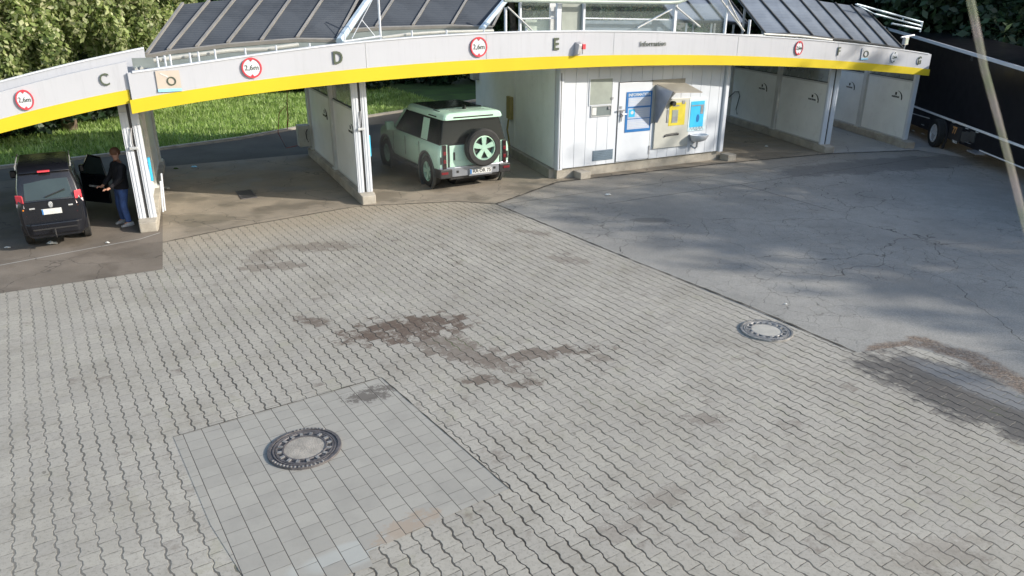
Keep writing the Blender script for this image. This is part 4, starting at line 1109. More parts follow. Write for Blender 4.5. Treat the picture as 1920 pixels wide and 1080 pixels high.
# towel dispenser
a0, z1_ = KP(1291, 185); a1, z0_ = KP(1318, 243)
t = thing('towel_dispenser', 'pale framed dispenser with turquoise front right of the coin machine', 'dispenser', W((a0+a1)/2, -.15, 1.0))
b = MB(); b.box((a0, -.17, z0_), (a1, -.101, z1_), BLD); part('frame', b, simple('dispenser_frame', (.55, .68, .72), .4), t, bevel=.01)
H_ = z1_-z0_
b = MB(); b.box((a0+.06, -.178, z0_+.12), (a1-.10, -.171, z1_-.08), BLD); part('turquoise_front', b, M['blue'], t)
b = MB(); b.box((a0+.08, -.184, z1_-.22), (a1-.12, -.1785, z1_-.19), BLD); b.box((a1-.24, -.184, z0_+H_*.52), (a1-.13, -.1785, z1_-.225), BLD); part('grey_mark', b, M['steel'], t)
b = MB(); b.cyl((0, 0, 0), .07, .006, 14, BLD @ Matrix.Translation((a0+.36, -.1785, z0_+.38)) @ Matrix.Rotation(math.pi/2, 4, 'X') @ Matrix.Diagonal((.8, 1.7, 1, 1))); part('dark_drop', b, M['dblue'], t)
b = MB()
for k in range(5): x_ = a0+.10+k*.11; b.tube([(x_-.04, -.18, z0_+.03), (x_+.02, -.182, z0_+.12), (x_+.06, -.18, z0_+.03)], .006, 4, BLD)
part('scratch_lines', b, M['steel'], t)
# wash basin
a0, z_ = KP(1287, 263); a1 = a0+.60
t = thing('wash_basin', 'small white wash basin with a pipe below the turquoise dispenser', 'basin', W((a0+a1)/2, -.3, .8))
zc = .92
cx_ = (a0+a1)/2; b = MB()
def rr(c, wx, wy, z, n=20): return [(c+wx*math.cos(2*math.pi*k/n), -.101-wy*(0.5+.5*math.sin(2*math.pi*k/n)), z) for k in range(n)]
b.loft([rr(cx_, .12, .20, zc-.24), rr(cx_, .24, .38, zc-.17), rr(cx_, .31, .46, zc-.04), rr(cx_, .32, .47, zc), rr(cx_, .28, .43, zc), rr(cx_, .25, .40, zc-.05), rr(cx_, .12, .25, zc-.13)], BLD)
part('bowl', b, M['white'], t, smooth=True)
b = MB(); b.box((a0+.0, -.14, zc-.02), (a1, -.101, zc+.10), BLD); part('backsplash', b, M['white'], t, bevel=.01)
b = MB(); b.tube([(cx_, -.25, zc-.2), (cx_, -.25, zc-.38), (cx_-.04, -.22, zc-.43), (cx_-.09, -.17, zc-.40), (cx_-.10, -.10, zc-.36)], .028, 8, BLD); part('drain_pipe', b, M['steel'], t, smooth=True)
b = MB(); b.tube([(cx_, -.12, zc+.06), (cx_, -.12, zc+.14), (cx_, -.22, zc+.14), (cx_, -.23, zc+.10)], .012, 6, BLD); part('tap', b, M['alu'], t, smooth=True)
# items on the left side wall
Fs, Ls = sl2
t = thing('wall_box', 'ochre yellow box with hose on the dim side wall behind the off roader', 'box', Fs @ Vector((.3, .15, 1.2)))
b = MB(); b.box((.15, .105, 1.15), (.55, .22, 1.85), Fs); part('box', b, M['ochre'], t, bevel=.01)
b = MB(); b.tube([(.35, .2, 1.15), (.38, .24, .8), (.32, .2, .5), (.2, .22, .3)], .03, 6, Fs); part('hose', b, M['ochre'], t, smooth=True)
b = MB(); b.box((4.3, .105, 2.0), (4.75, .35, 2.75), Fs)
single('meter_box', b, M['boxgrey'], 'pale grey meter box high on the far end of the dim side wall', 'meter box', Fs @ Vector((4.5, .2, 2.0)), bevel=.015)

# ------------------------------------------------------------------ vehicles
def frame_at(o, fwd, scale=(1, 1, 1)):
    f = Vector(fwd).normalized(); r = Vector((f.y, -f.x, 0))
    m = Matrix(((r.x, f.x, 0, o[0]), (r.y, f.y, 0, o[1]), (0, 0, 1, 0), (0, 0, 0, 1)))
    return m @ Matrix.Diagonal((*scale, 1))
def paint(name, col, rough=.28, coat=.6, dirt=.0, metal=0.0):
    return simple(name, col, rough, metal, var=.05, scale=2.0, coat=coat, dirt=dirt)
def secs_from(stations, prof):
    """stations: (y, half width factor, z offset fn) -> closed sections; prof: half outline (x,z) from bottom centre to top centre"""
    out = []
    for y, kx, f in stations:
        h = [(x*kx, y, f(z)) for x, z in prof]
        out.append(h+[(-x, yy, z) for x, yy, z in reversed(h)])
    return out
def arch_cut(o, F, axles, r, width):
    """cut round wheel openings out of a body part and keep the result as plain mesh"""
    bpy.context.view_layer.update()
    for (ax, az) in axles:
        c = MB(); c.cyl((0, 0, -width), r, 2*width, 28, F @ Matrix.Translation((0, ax, az)) @ Matrix.Rotation(math.pi/2, 4, 'Y'))
        cm = c.mesh('c', root_loc(o)); co = bpy.data.objects.new('c', cm); COL.objects.link(co); co.parent = o.parent
        md = o.modifiers.new('b', 'BOOLEAN'); md.operation = 'DIFFERENCE'; md.object = co; md.solver = 'EXACT'
        bpy.context.view_layer.update()
        dg = bpy.context.evaluated_depsgraph_get()
        new = bpy.data.meshes.new_from_object(o.evaluated_get(dg)); o.modifiers.remove(md)
        old = o.data; o.data = new; new.name = old.name
        bpy.data.objects.remove(co)
def wheel(parent, F, x, y, r, w, out, rimmat, spokes=5, name='wheel', tilt=0.0, lab=None):
    """F: vehicle frame, out=+1/-1 outward along x"""
    Mx = F @ Matrix.Translation((x, y, r)) @ Matrix.Rotation(out*math.pi/2, 4, 'Y')
    t = MB(); t.lathe([(r*.63, -w/2), (r*.93, -w/2), (r, -w*.36), (r, w*.36), (r*.93, w/2), (r*.66, w/2), (r*.63, w*.3)], 32, Mx, closed=True)
    ty = part(name, t, M['rubber'], parent, smooth=True, label=lab)
    rimf(ty, Mx, r, w, rimmat, spokes)
    return ty
def rimf(ty, Mx, r, w, rimmat, spokes=5):
    b = MB(); b.lathe([(r*.64, w*.1), (r*.66, w*.42), (r*.60, w*.44), (r*.57, w*.2), (r*.57, -w*.1), (r*.64, -w*.1)], 32, Mx, closed=True)
    for k in range(spokes):
        a = 2*math.pi*k/spokes+math.pi/2
        S = Mx @ Matrix.Rotation(a, 4, 'Z')
        b.loft([[(r*.06, -r*.09, w*.22), (r*.06, r*.09, w*.22), (r*.06, r*.09, w*.36), (r*.06, -r*.09, w*.36)], [(r*.6, -r*.15, w*.26), (r*.6, r*.15, w*.26), (r*.6, r*.15, w*.40), (r*.6, -r*.15, w*.40)]], S)
    b.cyl((0, 0, w*.2), r*.17, w*.18, 16, Mx)
    part('rim', b, rimmat, ty, smooth=True)
    d = MB(); d.cyl((0, 0, w*.0), r*.56, .01, 24, Mx); part('brake_disc', d, M['gasket'], ty)

# pale green off roader in bay E
c0 = (G(793, 355)+G(934, 337))/2
axd = (G(930, 338)-G(795, 355)).normalized()
fw = Vector((-axd.y, axd.x, 0))
S = frame_at(c0-fw*.93+fw*.24+axd*.12, fw, (1.05, 1.0, 1.03))
green = paint('pale_green_paint', (0.46, 0.68, 0.55), .35, .3)
greenl = paint('pale_green_roof', (0.50, 0.74, 0.60), .35, .3)
dglass = simple('dark_car_glass', (0.012, 0.015, 0.015), .12, var=.1, spec=.16)
tlred = simple('tail_lamp_red', (.16, .015, .02), .2, coat=.5); tlblk = simple('lamp_dark', (.03, .012, .012), .15, coat=.6)
silver = simple('silver_trim', (.30, .32, .36), .35, .5, var=.06)
rimm = simple('pale_rim', (.42, .64, .52), .3, .3, var=.05)
suv = thing('off_roader', 'pale green boxy off roader with spare wheel on its tailgate parked in bay E', 'car', tuple(S @ Vector((0, 2.3, 0))))
prof = [(0, .40), (.80, .40), (.93, .46), (.985, .60), (1.0, .80), (.99, 1.02), (.965, 1.13), (.90, 1.19), (0, 1.19)]
idf = lambda z: z
def hood(k): return lambda z: z if z < .9 else z+k
st = [(.10, .955, idf), (.13, .985, idf), (.20, 1.0, idf), (3.3, 1.0, idf), (3.45, 1.0, hood(-.02)), (4.35, .98, hood(-.05)), (4.6, .93, hood(-.10)), (4.68, .86, hood(-.14))]
b = MB(); b.loft(secs_from(st, prof), S)
body = part('body', b, green, suv, smooth=True)
arch_cut(body, S, [(.93, .42), (3.95, .42)], .50, 1.3)
e_ = body.modifiers.new('bevel', 'BEVEL'); e_.width = .012; e_.segments = 2; e_.limit_method = 'ANGLE'; e_.angle_limit = R(40)
# glasshouse
gp = [(0, 1.17), (.925, 1.17), (.80, 1.80), (0, 1.80)]
def gsec(y0, y1, k=1.0): return [(-.925*k, y0, 1.17), (.925*k, y0, 1.17), (.80*k, y1, 1.80), (-.80*k, y1, 1.80)]
b = MB(); b.loft([gsec(.15, .27, .98), gsec(.22, .33), gsec(3.30, 2.62), gsec(3.42, 2.72, .97)], S)
gh = part('glasshouse', b, dglass, suv, bevel=.03)
pb = MB()
for sx in (-1, 1):
    for (ya, yb, w) in ((3.40, 2.70, .07),):
        pb.loft([[(sx*.935, ya-w, 1.16), (sx*.935, ya+w, 1.16), (sx*.90, ya+w, 1.16), (sx*.90, ya-w, 1.16)], [(sx*.81, yb-w, 1.81), (sx*.81, yb+w, 1.81), (sx*.77, yb+w, 1.81), (sx*.77, yb-w, 1.81)]], S)
part('windscreen_pillar', pb, green, suv)
for sx in (-1, 1):
    pb = MB(); f_ = lambda z: .925-(z-1.17)*.198+.006
    ya, yb = .98, 1.40
    pb.loft([[(sx*f_(1.20), ya, 1.20), (sx*f_(1.20), yb, 1.20), (sx*f_(1.74), yb, 1.74), (sx*f_(1.74), ya, 1.74)], [(sx*(f_(1.20)-.02), ya, 1.20), (sx*(f_(1.20)-.02), yb, 1.20), (sx*(f_(1.74)-.02), yb, 1.74), (sx*(f_(1.74)-.02), ya, 1.74)]], S)
    part('side_panel', pb, greenl, suv, bevel=.004)
# roof
rp = [(0, 1.79), (.815, 1.79), (.825, 1.83), (.79, 1.91), (.70, 1.955), (0, 1.97)]
b = MB(); b.loft(secs_from([(.13, .93, idf), (.17, .985, idf), (.30, 1.0, idf), (2.3, 1.0, idf), (2.62, .97, lambda z: z-.02), (2.70, .93, lambda z: z-.05)], rp), S)
roof = part('roof', b, greenl, suv, smooth=True)
b = MB(); b.loft([[(-.66, 1.02, 1.955), (.66, 1.02, 1.955), (.66, 1.02, 1.982), (-.66, 1.02, 1.982)], [(-.66, 2.50, 1.955), (.66, 2.50, 1.955), (.66, 2.50, 1.975), (-.66, 2.50, 1.975)]], S); part('glass_roof', b, dglass, roof, bevel=.01)
b = MB()
for sx in (-1, 1): b.loft([[(sx*.835, .55, 1.835), (sx*.835, 1.05, 1.835), (sx*.70, 1.0, 1.962), (sx*.70, .6, 1.962)], [(sx*.80, .55, 1.80), (sx*.80, 1.05, 1.80), (sx*.66, 1.0, 1.93), (sx*.66, .6, 1.93)]], S)
part('roof_side_window', b, dglass, roof)
b = MB()
for y_ in (.42, .60, .78): b.box((-.45, y_, 1.968), (.45, y_+.012, 1.974), S)
part('roof_groove', b, M['gasket'], roof)
b = MB(); b.loft([[(-.03, .62, 1.965), (.03, .62, 1.965), (.03, .78, 1.965), (-.03, .78, 1.965)], [(-.008, .60, 2.06), (.008, .60, 2.06), (.008, .66, 2.06), (-.008, .66, 2.06)]], S); part('aerial_fin', b, M['black'], roof)
b = MB(); b.box((-.55, .125, 1.83), (.55, .150, 1.86), S); part('high_brake_lamp', b, tlblk, roof)
# tailgate
b = MB(); b.box((-.70, .075, .78), (.70, .125, 1.17), S); b.box((-.70, .085, .62), (.70, .120, .78), S)
tg = part('tailgate', b, green, suv, bevel=.012)
b = MB(); b.box((-.60, .060, .80), (-.56, .078, 1.0), S); part('handle', b, M['black'], tg)
b = MB(); b.box((-.735, .078, .62), (-.703, .128, 1.17), S); b.box((.703, .078, .62), (.735, .128, 1.17), S); b.box((-.735, .085, 1.172), (.735, .13, 1.20), S); part('tailgate_gap', b, M['black'], tg)
for sx in (-1, 1):
    b = MB(); b.box((sx*.84-.05, .06, .60), (sx*.84+.05, .14, 1.19), S); lp = part('tail_lamp', b, tlblk, suv, bevel=.01)
    b = MB()
    for z_ in (.74, .95): b.box((sx*.84-.036, .052, z_), (sx*.84+.036, .062, z_+.09), S)
    part('lamp_lens', b, tlred, lp, bevel=.004)
    b = MB(); b.box((sx*.93-.02, .083, .72), (sx*.93+.02, .098, .90), S); part('badge', b, M['black'], suv)
# spare wheel
SW = S @ Matrix.Translation((.13, -.10, 1.09)) @ Matrix.Diagonal((1.2, 1, 1.2, 1)) @ Matrix.Rotation(math.pi/2, 4, 'X')
t_ = MB(); t_.lathe([(.25, -.12), (.36, -.12), (.395, -.08), (.395, .08), (.36, .12), (.265, .12), (.25, .08)], 36, SW, closed=True)
sp = part('spare_wheel', t_, M['rubber'], suv, smooth=True); rimf(sp, SW, .395, .24, rimm)
b = MB(); b.cyl((0, 0, -.2), .1, .12, 16, SW); part('wheel_bracket', b, M['black'], sp)
# bumper
bp = [(-.97, .10), (-.60, .02), (.60, .02), (.97, .10), (.97, .35), (-.97, .35)]
b = MB(); b.prism(bp, .38, .63, S); part('bumper', b, silver, suv, bevel=.02)
for sx in (-1, 1):
    b = MB(); b.box((min(sx*.99, sx*.66), .06, .36), (max(sx*.99, sx*.66), .42, .59), S @ Matrix.Translation((0, -.045, 0))); bc = part('bumper_corner', b, M['black'], suv, bevel=.02)
    b = MB(); b.box((min(sx*.96, sx*.78), .005, .47), (max(sx*.96, sx*.78), .016, .53), S); part('reflector', b, tlred, bc)
    b = MB(); b.box((sx*.52-.03, .01, .48), (sx*.52+.03, .022, .54), S); part('sensor', b, M['black'], suv)
b = MB(); b.box((-.70, .08, .30), (.70, .4, .43), S); part('lower_valance', b, M['black'], suv, bevel=.02)
b = MB(); b.box((-.20, -.032, .42), (.41, .018, .545), S); pt = part('number_plate', b, M['litter'], suv, bevel=.004)
b = MB(); b.box((-.195, -.036, .425), (-.15, -.0325, .54), S); part('blue_strip', b, M['dblue'], pt)
part('plate_text', text_mb('RA\u00b7DR 75', .125, S @ Matrix(((1, 0, 0, .135), (0, 0, -1, -.033), (0, 1, 0, .483), (0, 0, 0, 1))), .002, .003), M['black'], pt)
b = MB(); b.box((-.22, -.02, .375), (.43, .03, .417), S); part('plate_holder', b, silver, suv)
# cladding round the wheel openings
for sx in (-1, 1):
    for ya in (.93, 3.95):
        b = MB(); b.lathe([(.475, -.06), (.53, -.06), (.53, .012), (.475, .012)], 36, S @ Matrix.Translation((sx*1.0, ya, .42)) @ Matrix.Rotation(sx*math.pi/2, 4, 'Y'), closed=True)
        part('wheel_arch_trim', b, simple('arch_trim', (.06, .065, .065), .6), suv, smooth=True)
    b = MB(); b.box((min(sx*.90, sx*.995), 1.5, .33), (max(sx*.90, sx*.995), 3.4, .43), S); part('sill', b, M['black'], suv, bevel=.01)
    b = MB(); b.loft([[(sx*.93, 3.12, 1.16), (sx*.98, 3.12, 1.16), (sx*.98, 3.18, 1.22), (sx*.93, 3.18, 1.22)], [(sx*1.05, 3.08, 1.20), (sx*1.22, 3.08, 1.20), (sx*1.22, 3.2, 1.42), (sx*1.05, 3.2, 1.42)]], S)
    b.box((min(sx*1.03, sx*1.24), 3.06, 1.20), (max(sx*1.03, sx*1.24), 3.22, 1.42), S)
    part('wing_mirror', b, green, suv, bevel=.03)
    for y_ in (1.55, 2.55):
        b = MB(); b.box((min(sx*.99, sx*1.02), y_-.10, 1.00), (max(sx*.99, sx*1.02), y_+.10, 1.035), S); part('door_handle', b, greenl, suv, bevel=.006)
    for y_ in (1.36, 2.36, 3.28):
        b = MB(); b.box((min(sx*.992, sx*1.003), y_, .62), (max(sx*.992, sx*1.003), y_+.012, 1.12), S); part('door_gap', b, M['gasket'], suv)
for y_ in (.93, 3.95):
    for sx in (-1, 1): wheel(suv, S, sx*.865, y_, .405, .25, sx, rimm)
b = MB(); b.box((-.7, .4, .30), (.7, 4.4, .42), S); part('underbody', b, M['black'], suv)
b = MB(); b.lathe([(.0, -.30), (.46, -.30), (.46, .30), (0, .30)], 24, S @ Matrix.Translation((0, .93, .44)) @ Matrix.Rotation(math.pi/2, 4, 'Y')); part('wheel_housing', b, M['black'], suv)

# black people carrier in bay C
fv = (DV*1.0+DU*-.045).normalized()
cv0 = G(101, 452)
Vn = frame_at(cv0-fv*.72+DU*.12, fv, (.65, .93, .98))
black = paint('black_car_paint', (.006, .007, .011), .3, .15)
van = thing('people_carrier', 'black people carrier with its front right door open parked in bay C', 'car', tuple(Vn @ Vector((0, 2.1, 0))))
prof = [(0, .30), (.72, .30), (.84, .38), (.895, .55), (.90, .80), (.885, .95), (.84, 1.02), (0, 1.03)]
st = [(.0, .86, idf), (.04, .93, idf), (.15, .985, idf), (.5, 1.0, idf), (3.1, 1.0, idf), (3.5, .99, hood(-.06)), (4.0, .94, hood(-.20)), (4.25, .84, hood(-.30)), (4.35, .70, hood(-.34))]
b = MB(); b.loft(secs_from(st, prof), Vn); vb = part('body', b, black, van, smooth=True)
arch_cut(vb, Vn, [(.86, .32), (3.50, .32)], .37, 1.2)
e_ = vb.modifiers.new('bevel', 'BEVEL'); e_.width = .035; e_.segments = 3; e_.limit_method = 'ANGLE'; e_.angle_limit = R(40)
def vsec(y0, y1, k=1.0): return [(-.86*k, y0, 1.0), (.86*k, y0, 1.0), (.80*k, (y0*.45+y1*.55), 1.30), (.70*k, y1, 1.56), (-.70*k, y1, 1.56), (-.80*k, (y0*.45+y1*.55), 1.30)]
cabin = simple('black_pillar', (.012, .012, .014), .25, coat=.6)
b = MB(); b.loft([vsec(.06, .34, .94), vsec(.14, .42), vsec(3.25, 2.45), vsec(3.42, 2.55, .96)], Vn); part('cabin', b, cabin, van, smooth=True, bevel=.02)
wg = simple('green_tinted_glass', (.035, .05, .05), .05, spec=.8)
b = MB(); b.loft([[(-.64, .075, 1.05), (.64, .075, 1.05), (.56, .315, 1.50), (-.56, .315, 1.50)], [(-.64, .10, 1.05), (.64, .10, 1.05), (.56, .345, 1.50), (-.56, .345, 1.50)]], Vn); rw = part('rear_window', b, wg, van, bevel=.006)
b = MB(); b.tube([(-.1, .07, 1.10), (.45, .11, 1.22)], .012, 6, Vn); part('rear_wiper', b, M['black'], rw)
for sx in (-1, 1):
    for y0_, y1_, y2_, y3_ in ((.42, 1.15, .62, 1.15), (1.22, 2.0, 1.22, 2.0), (2.07, 2.95, 2.07, 2.42)):
        b = MB(); X0, X1 = .848, .728
        b.loft([[(sx*X0, y0_, 1.06), (sx*X0, y1_, 1.06), (sx*X1, y3_, 1.48), (sx*X1, y2_, 1.48)], [(sx*(X0+.012), y0_, 1.06), (sx*(X0+.012), y1_, 1.06), (sx*(X1+.02), y3_, 1.48), (sx*(X1+.02), y2_, 1.48)]], Vn)
        part('side_window', b, wg, van)
    b = MB(); b.tube([(sx*.72, .55, 1.60), (sx*.73, .65, 1.64), (sx*.73, 2.2, 1.65), (sx*.72, 2.35, 1.60)], .018, 6, Vn); part('roof_rail', b, M['alu'], van)
    # tail lamps with red, clear and orange fields
    b = MB(); x0_, x1_ = sx*.66, sx*.872
    b.loft([[(x0_, -.012, .74), (x1_, .14, .74), (x1_, .14, 1.18), (x0_*1.02, .04, 1.18)], [(x0_, .06, .74), (x1_*.97, .2, .74), (x1_*.97, .2, 1.16), (x0_*1.02, .12, 1.16)]], Vn)
    tl = part('tail_lamp', b, M['red'], van, bevel=.02)
    b = MB(); b.loft([[(x0_*1.03, -.022, .93), (x1_*1.005, .128, .93), (x1_*1.005, .128, 1.0), (x0_*1.03, .0, 1.0)], [(x0_, .06, .93), (x1_*.97, .2, .93), (x1_*.97, .2, 1.0), (x0_*1.02, .12, 1.0)]], Vn)
    part('clear_lens', b, simple('clear_lens', (.75, .62, .62), .15, coat=.5), tl)
    b = MB(); b.box((min(sx*.70, sx*.74), .0, .875), (max(sx*.70, sx*.74), .04, .905), Vn); part('orange_lens', b, simple('orange_lens', (.8, .25, .03), .3), tl)
b = MB(); b.loft([[(-.70, .28, 1.555), (.70, .28, 1.555), (.66, .36, 1.62), (-.66, .36, 1.62)], [(-.70, .42, 1.555), (.70, .42, 1.555), (.68, .7, 1.66), (-.68, .7, 1.66)], [(-.69, 2.3, 1.555), (.69, 2.3, 1.555), (.66, 2.1, 1.66), (-.66, 2.1, 1.66)], [(-.66, 2.62, 1.545), (.66, 2.62, 1.545), (.64, 2.5, 1.58), (-.64, 2.5, 1.58)]], Vn); part('roof', b, black, van, bevel=.03, smooth=True)
b = MB(); b.box((-.16, .245, 1.565), (.16, .30, 1.595), Vn); part('high_brake_lamp', b, M['red'], van)
b = MB(); b.loft([[(-.87, .10, .36), (-.60, -.06, .36), (.60, -.06, .36), (.87, .10, .36), (.87, .4, .36), (-.87, .4, .36)], [(-.89, .09, .60), (-.62, -.08, .60), (.62, -.08, .60), (.89, .09, .60), (.89, .4, .60), (-.89, .4, .60)]], Vn); part('rear_bumper', b, black, van, bevel=.025)
b = MB(); b.box((-.58, -.09, .47), (.58, -.079, .50), Vn); part('bumper_strip', b, M['black'], van)
b = MB(); b.box((-.26, -.022, .765), (.26, -.002, .875), Vn); pv = part('number_plate', b, M['litter'], van)
b = MB(); b.box((-.256, -.026, .768), (-.218, -.0225, .872), Vn); part('blue_strip', b, M['dblue'], pv)
part('plate_text', text_mb('RA M 427', .10, Vn @ Matrix(((1, 0, 0, .02), (0, 0, -1, -.0225), (0, 1, 0, .818), (0, 0, 0, 1))), .001, .002), M['frame'], pv)
b = MB(); b.cyl((0, 0, 0), .062, .02, 24, Vn @ Matrix(((1, 0, 0, 0), (0, 0, -1, -.0), (0, 1, 0, .955), (0, 0, 0, 1)))); bg_ = part('round_badge', b, M['alu'], van, bevel=.004)
b = MB()
for pts in ([(-.030, .035), (-.004, -.004), (.004, -.004), (.030, .035)], [(-.045, .0), (-.020, -.042), (0, -.008), (.020, -.042), (.045, .0)]):
    b.tube([(x, -.022, .955+z) for x, z in pts], .004, 5, Vn)
b.lathe([(.050, .019), (.057, .019), (.057, .024), (.050, .024)], 24, Vn @ Matrix(((1, 0, 0, 0), (0, 0, -1, -.0), (0, 1, 0, .955), (0, 0, 0, 1))), closed=True)
part('badge_mark', b, M['steel'], bg_)
b = MB(); b.box((-.56, -.02, .895), (-.42, -.0, .92), Vn); b.box((.46, -.02, .90), (.58, 0, .925), Vn); part('lettering_bar', b, M['alu'], van)
b = MB(); b.tube([(-.02, .1, .30), (-.02, -.10, .31), (-.02, -.15, .36), (-.02, -.15, .44)], .025, 8, Vn); b.cyl((-.02, -.15, .43), .03, .06, 12, Vn); part('tow_hook', b, M['black'], van)
for y_ in (.86, 3.50):
    for sx in (-1, 1): wheel(van, Vn, sx*.80, y_, .325, .21, sx, M['alu'], 7)
b = MB(); b.box((-.62, .3, .22), (.62, 4.0, .34), Vn); part('underbody', b, M['black'], van)
for sx in (1, -1):
    b = MB(); b.box((min(sx*.92, sx*1.12), 2.72, 1.05), (max(sx*.92, sx*1.12), 2.84, 1.22), Vn); part('wing_mirror', b, black, van, bevel=.03)
# open front door
Do = Vn @ Matrix.Translation((.90, 2.80, 0)) @ Matrix.Rotation(R(52), 4, 'Z')
b = MB(); b.box((.0, -1.0, .34), (.09, 0, 1.02), Do); dd = part('open_door', b, black, van, bevel=.03, label='front right door swung open')
fr = MB(); fr.tube([(.05, -.98, 1.0), (.03, -.9, 1.42), (.03, -.45, 1.46), (.05, -.02, 1.02)], .025, 6, Do); part('window_frame', fr, cabin, dd)
b = MB(); b.loft([[(.035, -.95, 1.02), (.035, -.06, 1.02), (.025, -.45, 1.44), (.025, -.88, 1.41)], [(.045, -.95, 1.02), (.045, -.06, 1.02), (.035, -.45, 1.44), (.035, -.88, 1.41)]], Do); part('pane', b, wg, dd)
b = MB(); b.box((-.02, -.85, .72), (.0, -.3, .76), Do); part('armrest_trim', b, M['frame'], dd)

# black trailer at the right
TA_ = Vector((15.35, 29.5, 0)); TB_ = Vector((14.05, 20.0, 0))
td = (TB_-TA_).normalized(); tn = Vector((-td.y, td.x, 0))     # tn points away from the wash, into the trailer
def TP(px, py): return hit_seg(px, py, TA_, TB_)
def tline(a, b):
    p, q = TP(*a), TP(*b); sa = (p-TA_).dot(td); sb_ = (q-TA_).dot(td)
    return lambda s: p.z+(q.z-p.z)*(s-sa)/(sb_-sa)
z_top = tline((1705, 66), (1890, 121)); z_str = tline((1708, 197), (1920, 276)); z_lo = tline((1835, 285), (1920, 320))
def tp(s, z, o=0.0): return TA_+td*s+tn*o+Vector((0, 0, z))
wq = TP(1763, 249); ws = (wq-TA_).dot(td)
w_r = 21*mpp(wq); wz = w_r+.0
trl = thing('truck_trailer', 'large black trailer with white stripes parked along the right edge', 'trailer', TA_+tn*1.2+td*6)
blk = simple('trailer_black', (.005, .005, .008), .35, var=.1, spec=.22)
s0, s1 = -4.0, 15.5
b = MB(); b.loft([[tp(s, max(.30, wz*2-.1) if abs(s-ws) < 0 else z_lo(s)+.02), tp(s, z_top(s)), tp(s, z_top(s), 2.45), tp(s, z_lo(s)+.02, 2.45)] for s in (s0, ws+1.55, s1)])
tb = part('box_body', b, blk, trl)
# lower part behind the wheel is cut away: darker recess
# lettering low contrast and panel joints
def tstrip(fz, w, out, m, nm, sa=s0, sb_=s1, dz=0):
    mb = MB(); mb.loft([[tp(s, fz(s)+dz-w/2, -out), tp(s, fz(s)+dz+w/2, -out), tp(s, fz(s)+dz+w/2, .02), tp(s, fz(s)+dz-w/2, .02)] for s in (sa, sb_)]); return part(nm, mb, M[m], trl)
tstrip(z_top, .10, .03, 'white', 'roof_edge_rail')
tstrip(z_str, .065, .018, 'litter2', 'white_stripe')
sw1 = (TP(1836, 285)-TA_).dot(td)
tstrip(z_lo, .035, .015, 'litter2', 'lower_stripe', sw1, s1, .06)
z2 = tline((1709, 212), (1743, 222)); tstrip(z2, .03, .012, 'frame', 'short_stripe', (TP(1709, 212)-TA_).dot(td), (TP(1743, 222)-TA_).dot(td))
Fw = Matrix(((tn.x, td.x, 0, 0), (tn.y, td.y, 0, 0), (0, 0, 1, 0), (0, 0, 0, 1)))
FT = Matrix(((-tn.x, td.x, 0, (tp(ws, 0)).x), (-tn.y, td.y, 0, tp(ws, 0).y), (0, 0, 1, 0), (0, 0, 0, 1)))   # X outward, Y along, Z up
b = MB(); b.lathe([(w_r*1.32, -.02), (w_r*1.5, -.02), (w_r*1.5, .035), (w_r*1.32, .035)], 36, FT @ Matrix.Translation((0, 0, w_r)) @ Matrix.Rotation(math.pi/2, 4, 'Y'), closed=True); part('wheel_arch', b, simple('arch_grey', (.035, .035, .038), .5), trl, smooth=True)
wheel(trl, FT, .12, 0, w_r*1.22, .22, 1, simple('steel_rim', (.75, .77, .8), .3, .4), 8)
for sx in ():
    wheel(trl, FT, .0, sx, w_r, .28, 1, simple('steel_rim_b', (.45, .47, .5), .3, .8), 8)
p = TP(1793, 244)
def tdecal(px0, py0, px1, py1, m, nm, out=.02, lab=None):
    a = TP(px0, py0); c = TP(px1, py1); sa = (a-TA_).dot(td); sc_ = (c-TA_).dot(td)
    mb = MB(); mb.loft([[tp(sa, c.z, -out), tp(sa, a.z, -out), tp(sa, a.z, .01), tp(sa, c.z, .01)], [tp(sc_, c.z, -out), tp(sc_, a.z, -out), tp(sc_, a.z, .01), tp(sc_, c.z, .01)]]); return part(nm, mb, m, trl, label=lab)
flap = tdecal(1785, 232, 1801, 268, M['black'], 'mudflap', .05)
orange = simple('flap_orange', (.55, .28, .10), .5)
Mf = Matrix(((td.x, 0, -tn.x, 0), (td.y, 0, -tn.y, 0), (0, 1, 0, 0), (0, 0, 0, 1)))
q = TP(1793, 245)-tn*.055; part('flap_mark', text_mb('77', 12*mpp(q)/.7, Matrix.Translation(q) @ Mf, .003, .012), orange, flap)
q = TP(1793, 266)-tn*.055; part('flap_lettering', text_mb('TRUCK', 4.5*mpp(q)/.7, Matrix.Translation(q) @ Mf, .003, .003), M['frame'], flap)
q = TP(1822, 110)-tn*.004; part('side_number', text_mb('70', 9*mpp(q)/.7, Matrix.Translation(q) @ Mf, .003, .0), simple('faded_grey', (.09, .09, .09), .5), trl)
for (x, y) in ((1731, 234), (1713, 245), (1814, 241), (1789, 230), (1731, 251), (1833, 248)):
    tdecal(x-2, y-1.5, x+2, y+1.5, M['litter'] if x > 1800 else M['boxgrey'], 'marker_lamp', .03)
tdecal(1829, 281, 1846, 291, M['steel'], 'step', .25)
tdecal(1812, 266, 1822, 270, M['boxgrey'], 'bracket', .06)
for x in (1806, 1813, 1822):
    tdecal(x, 246, x+5, 268, M['gasket'], 'air_tank', .04)

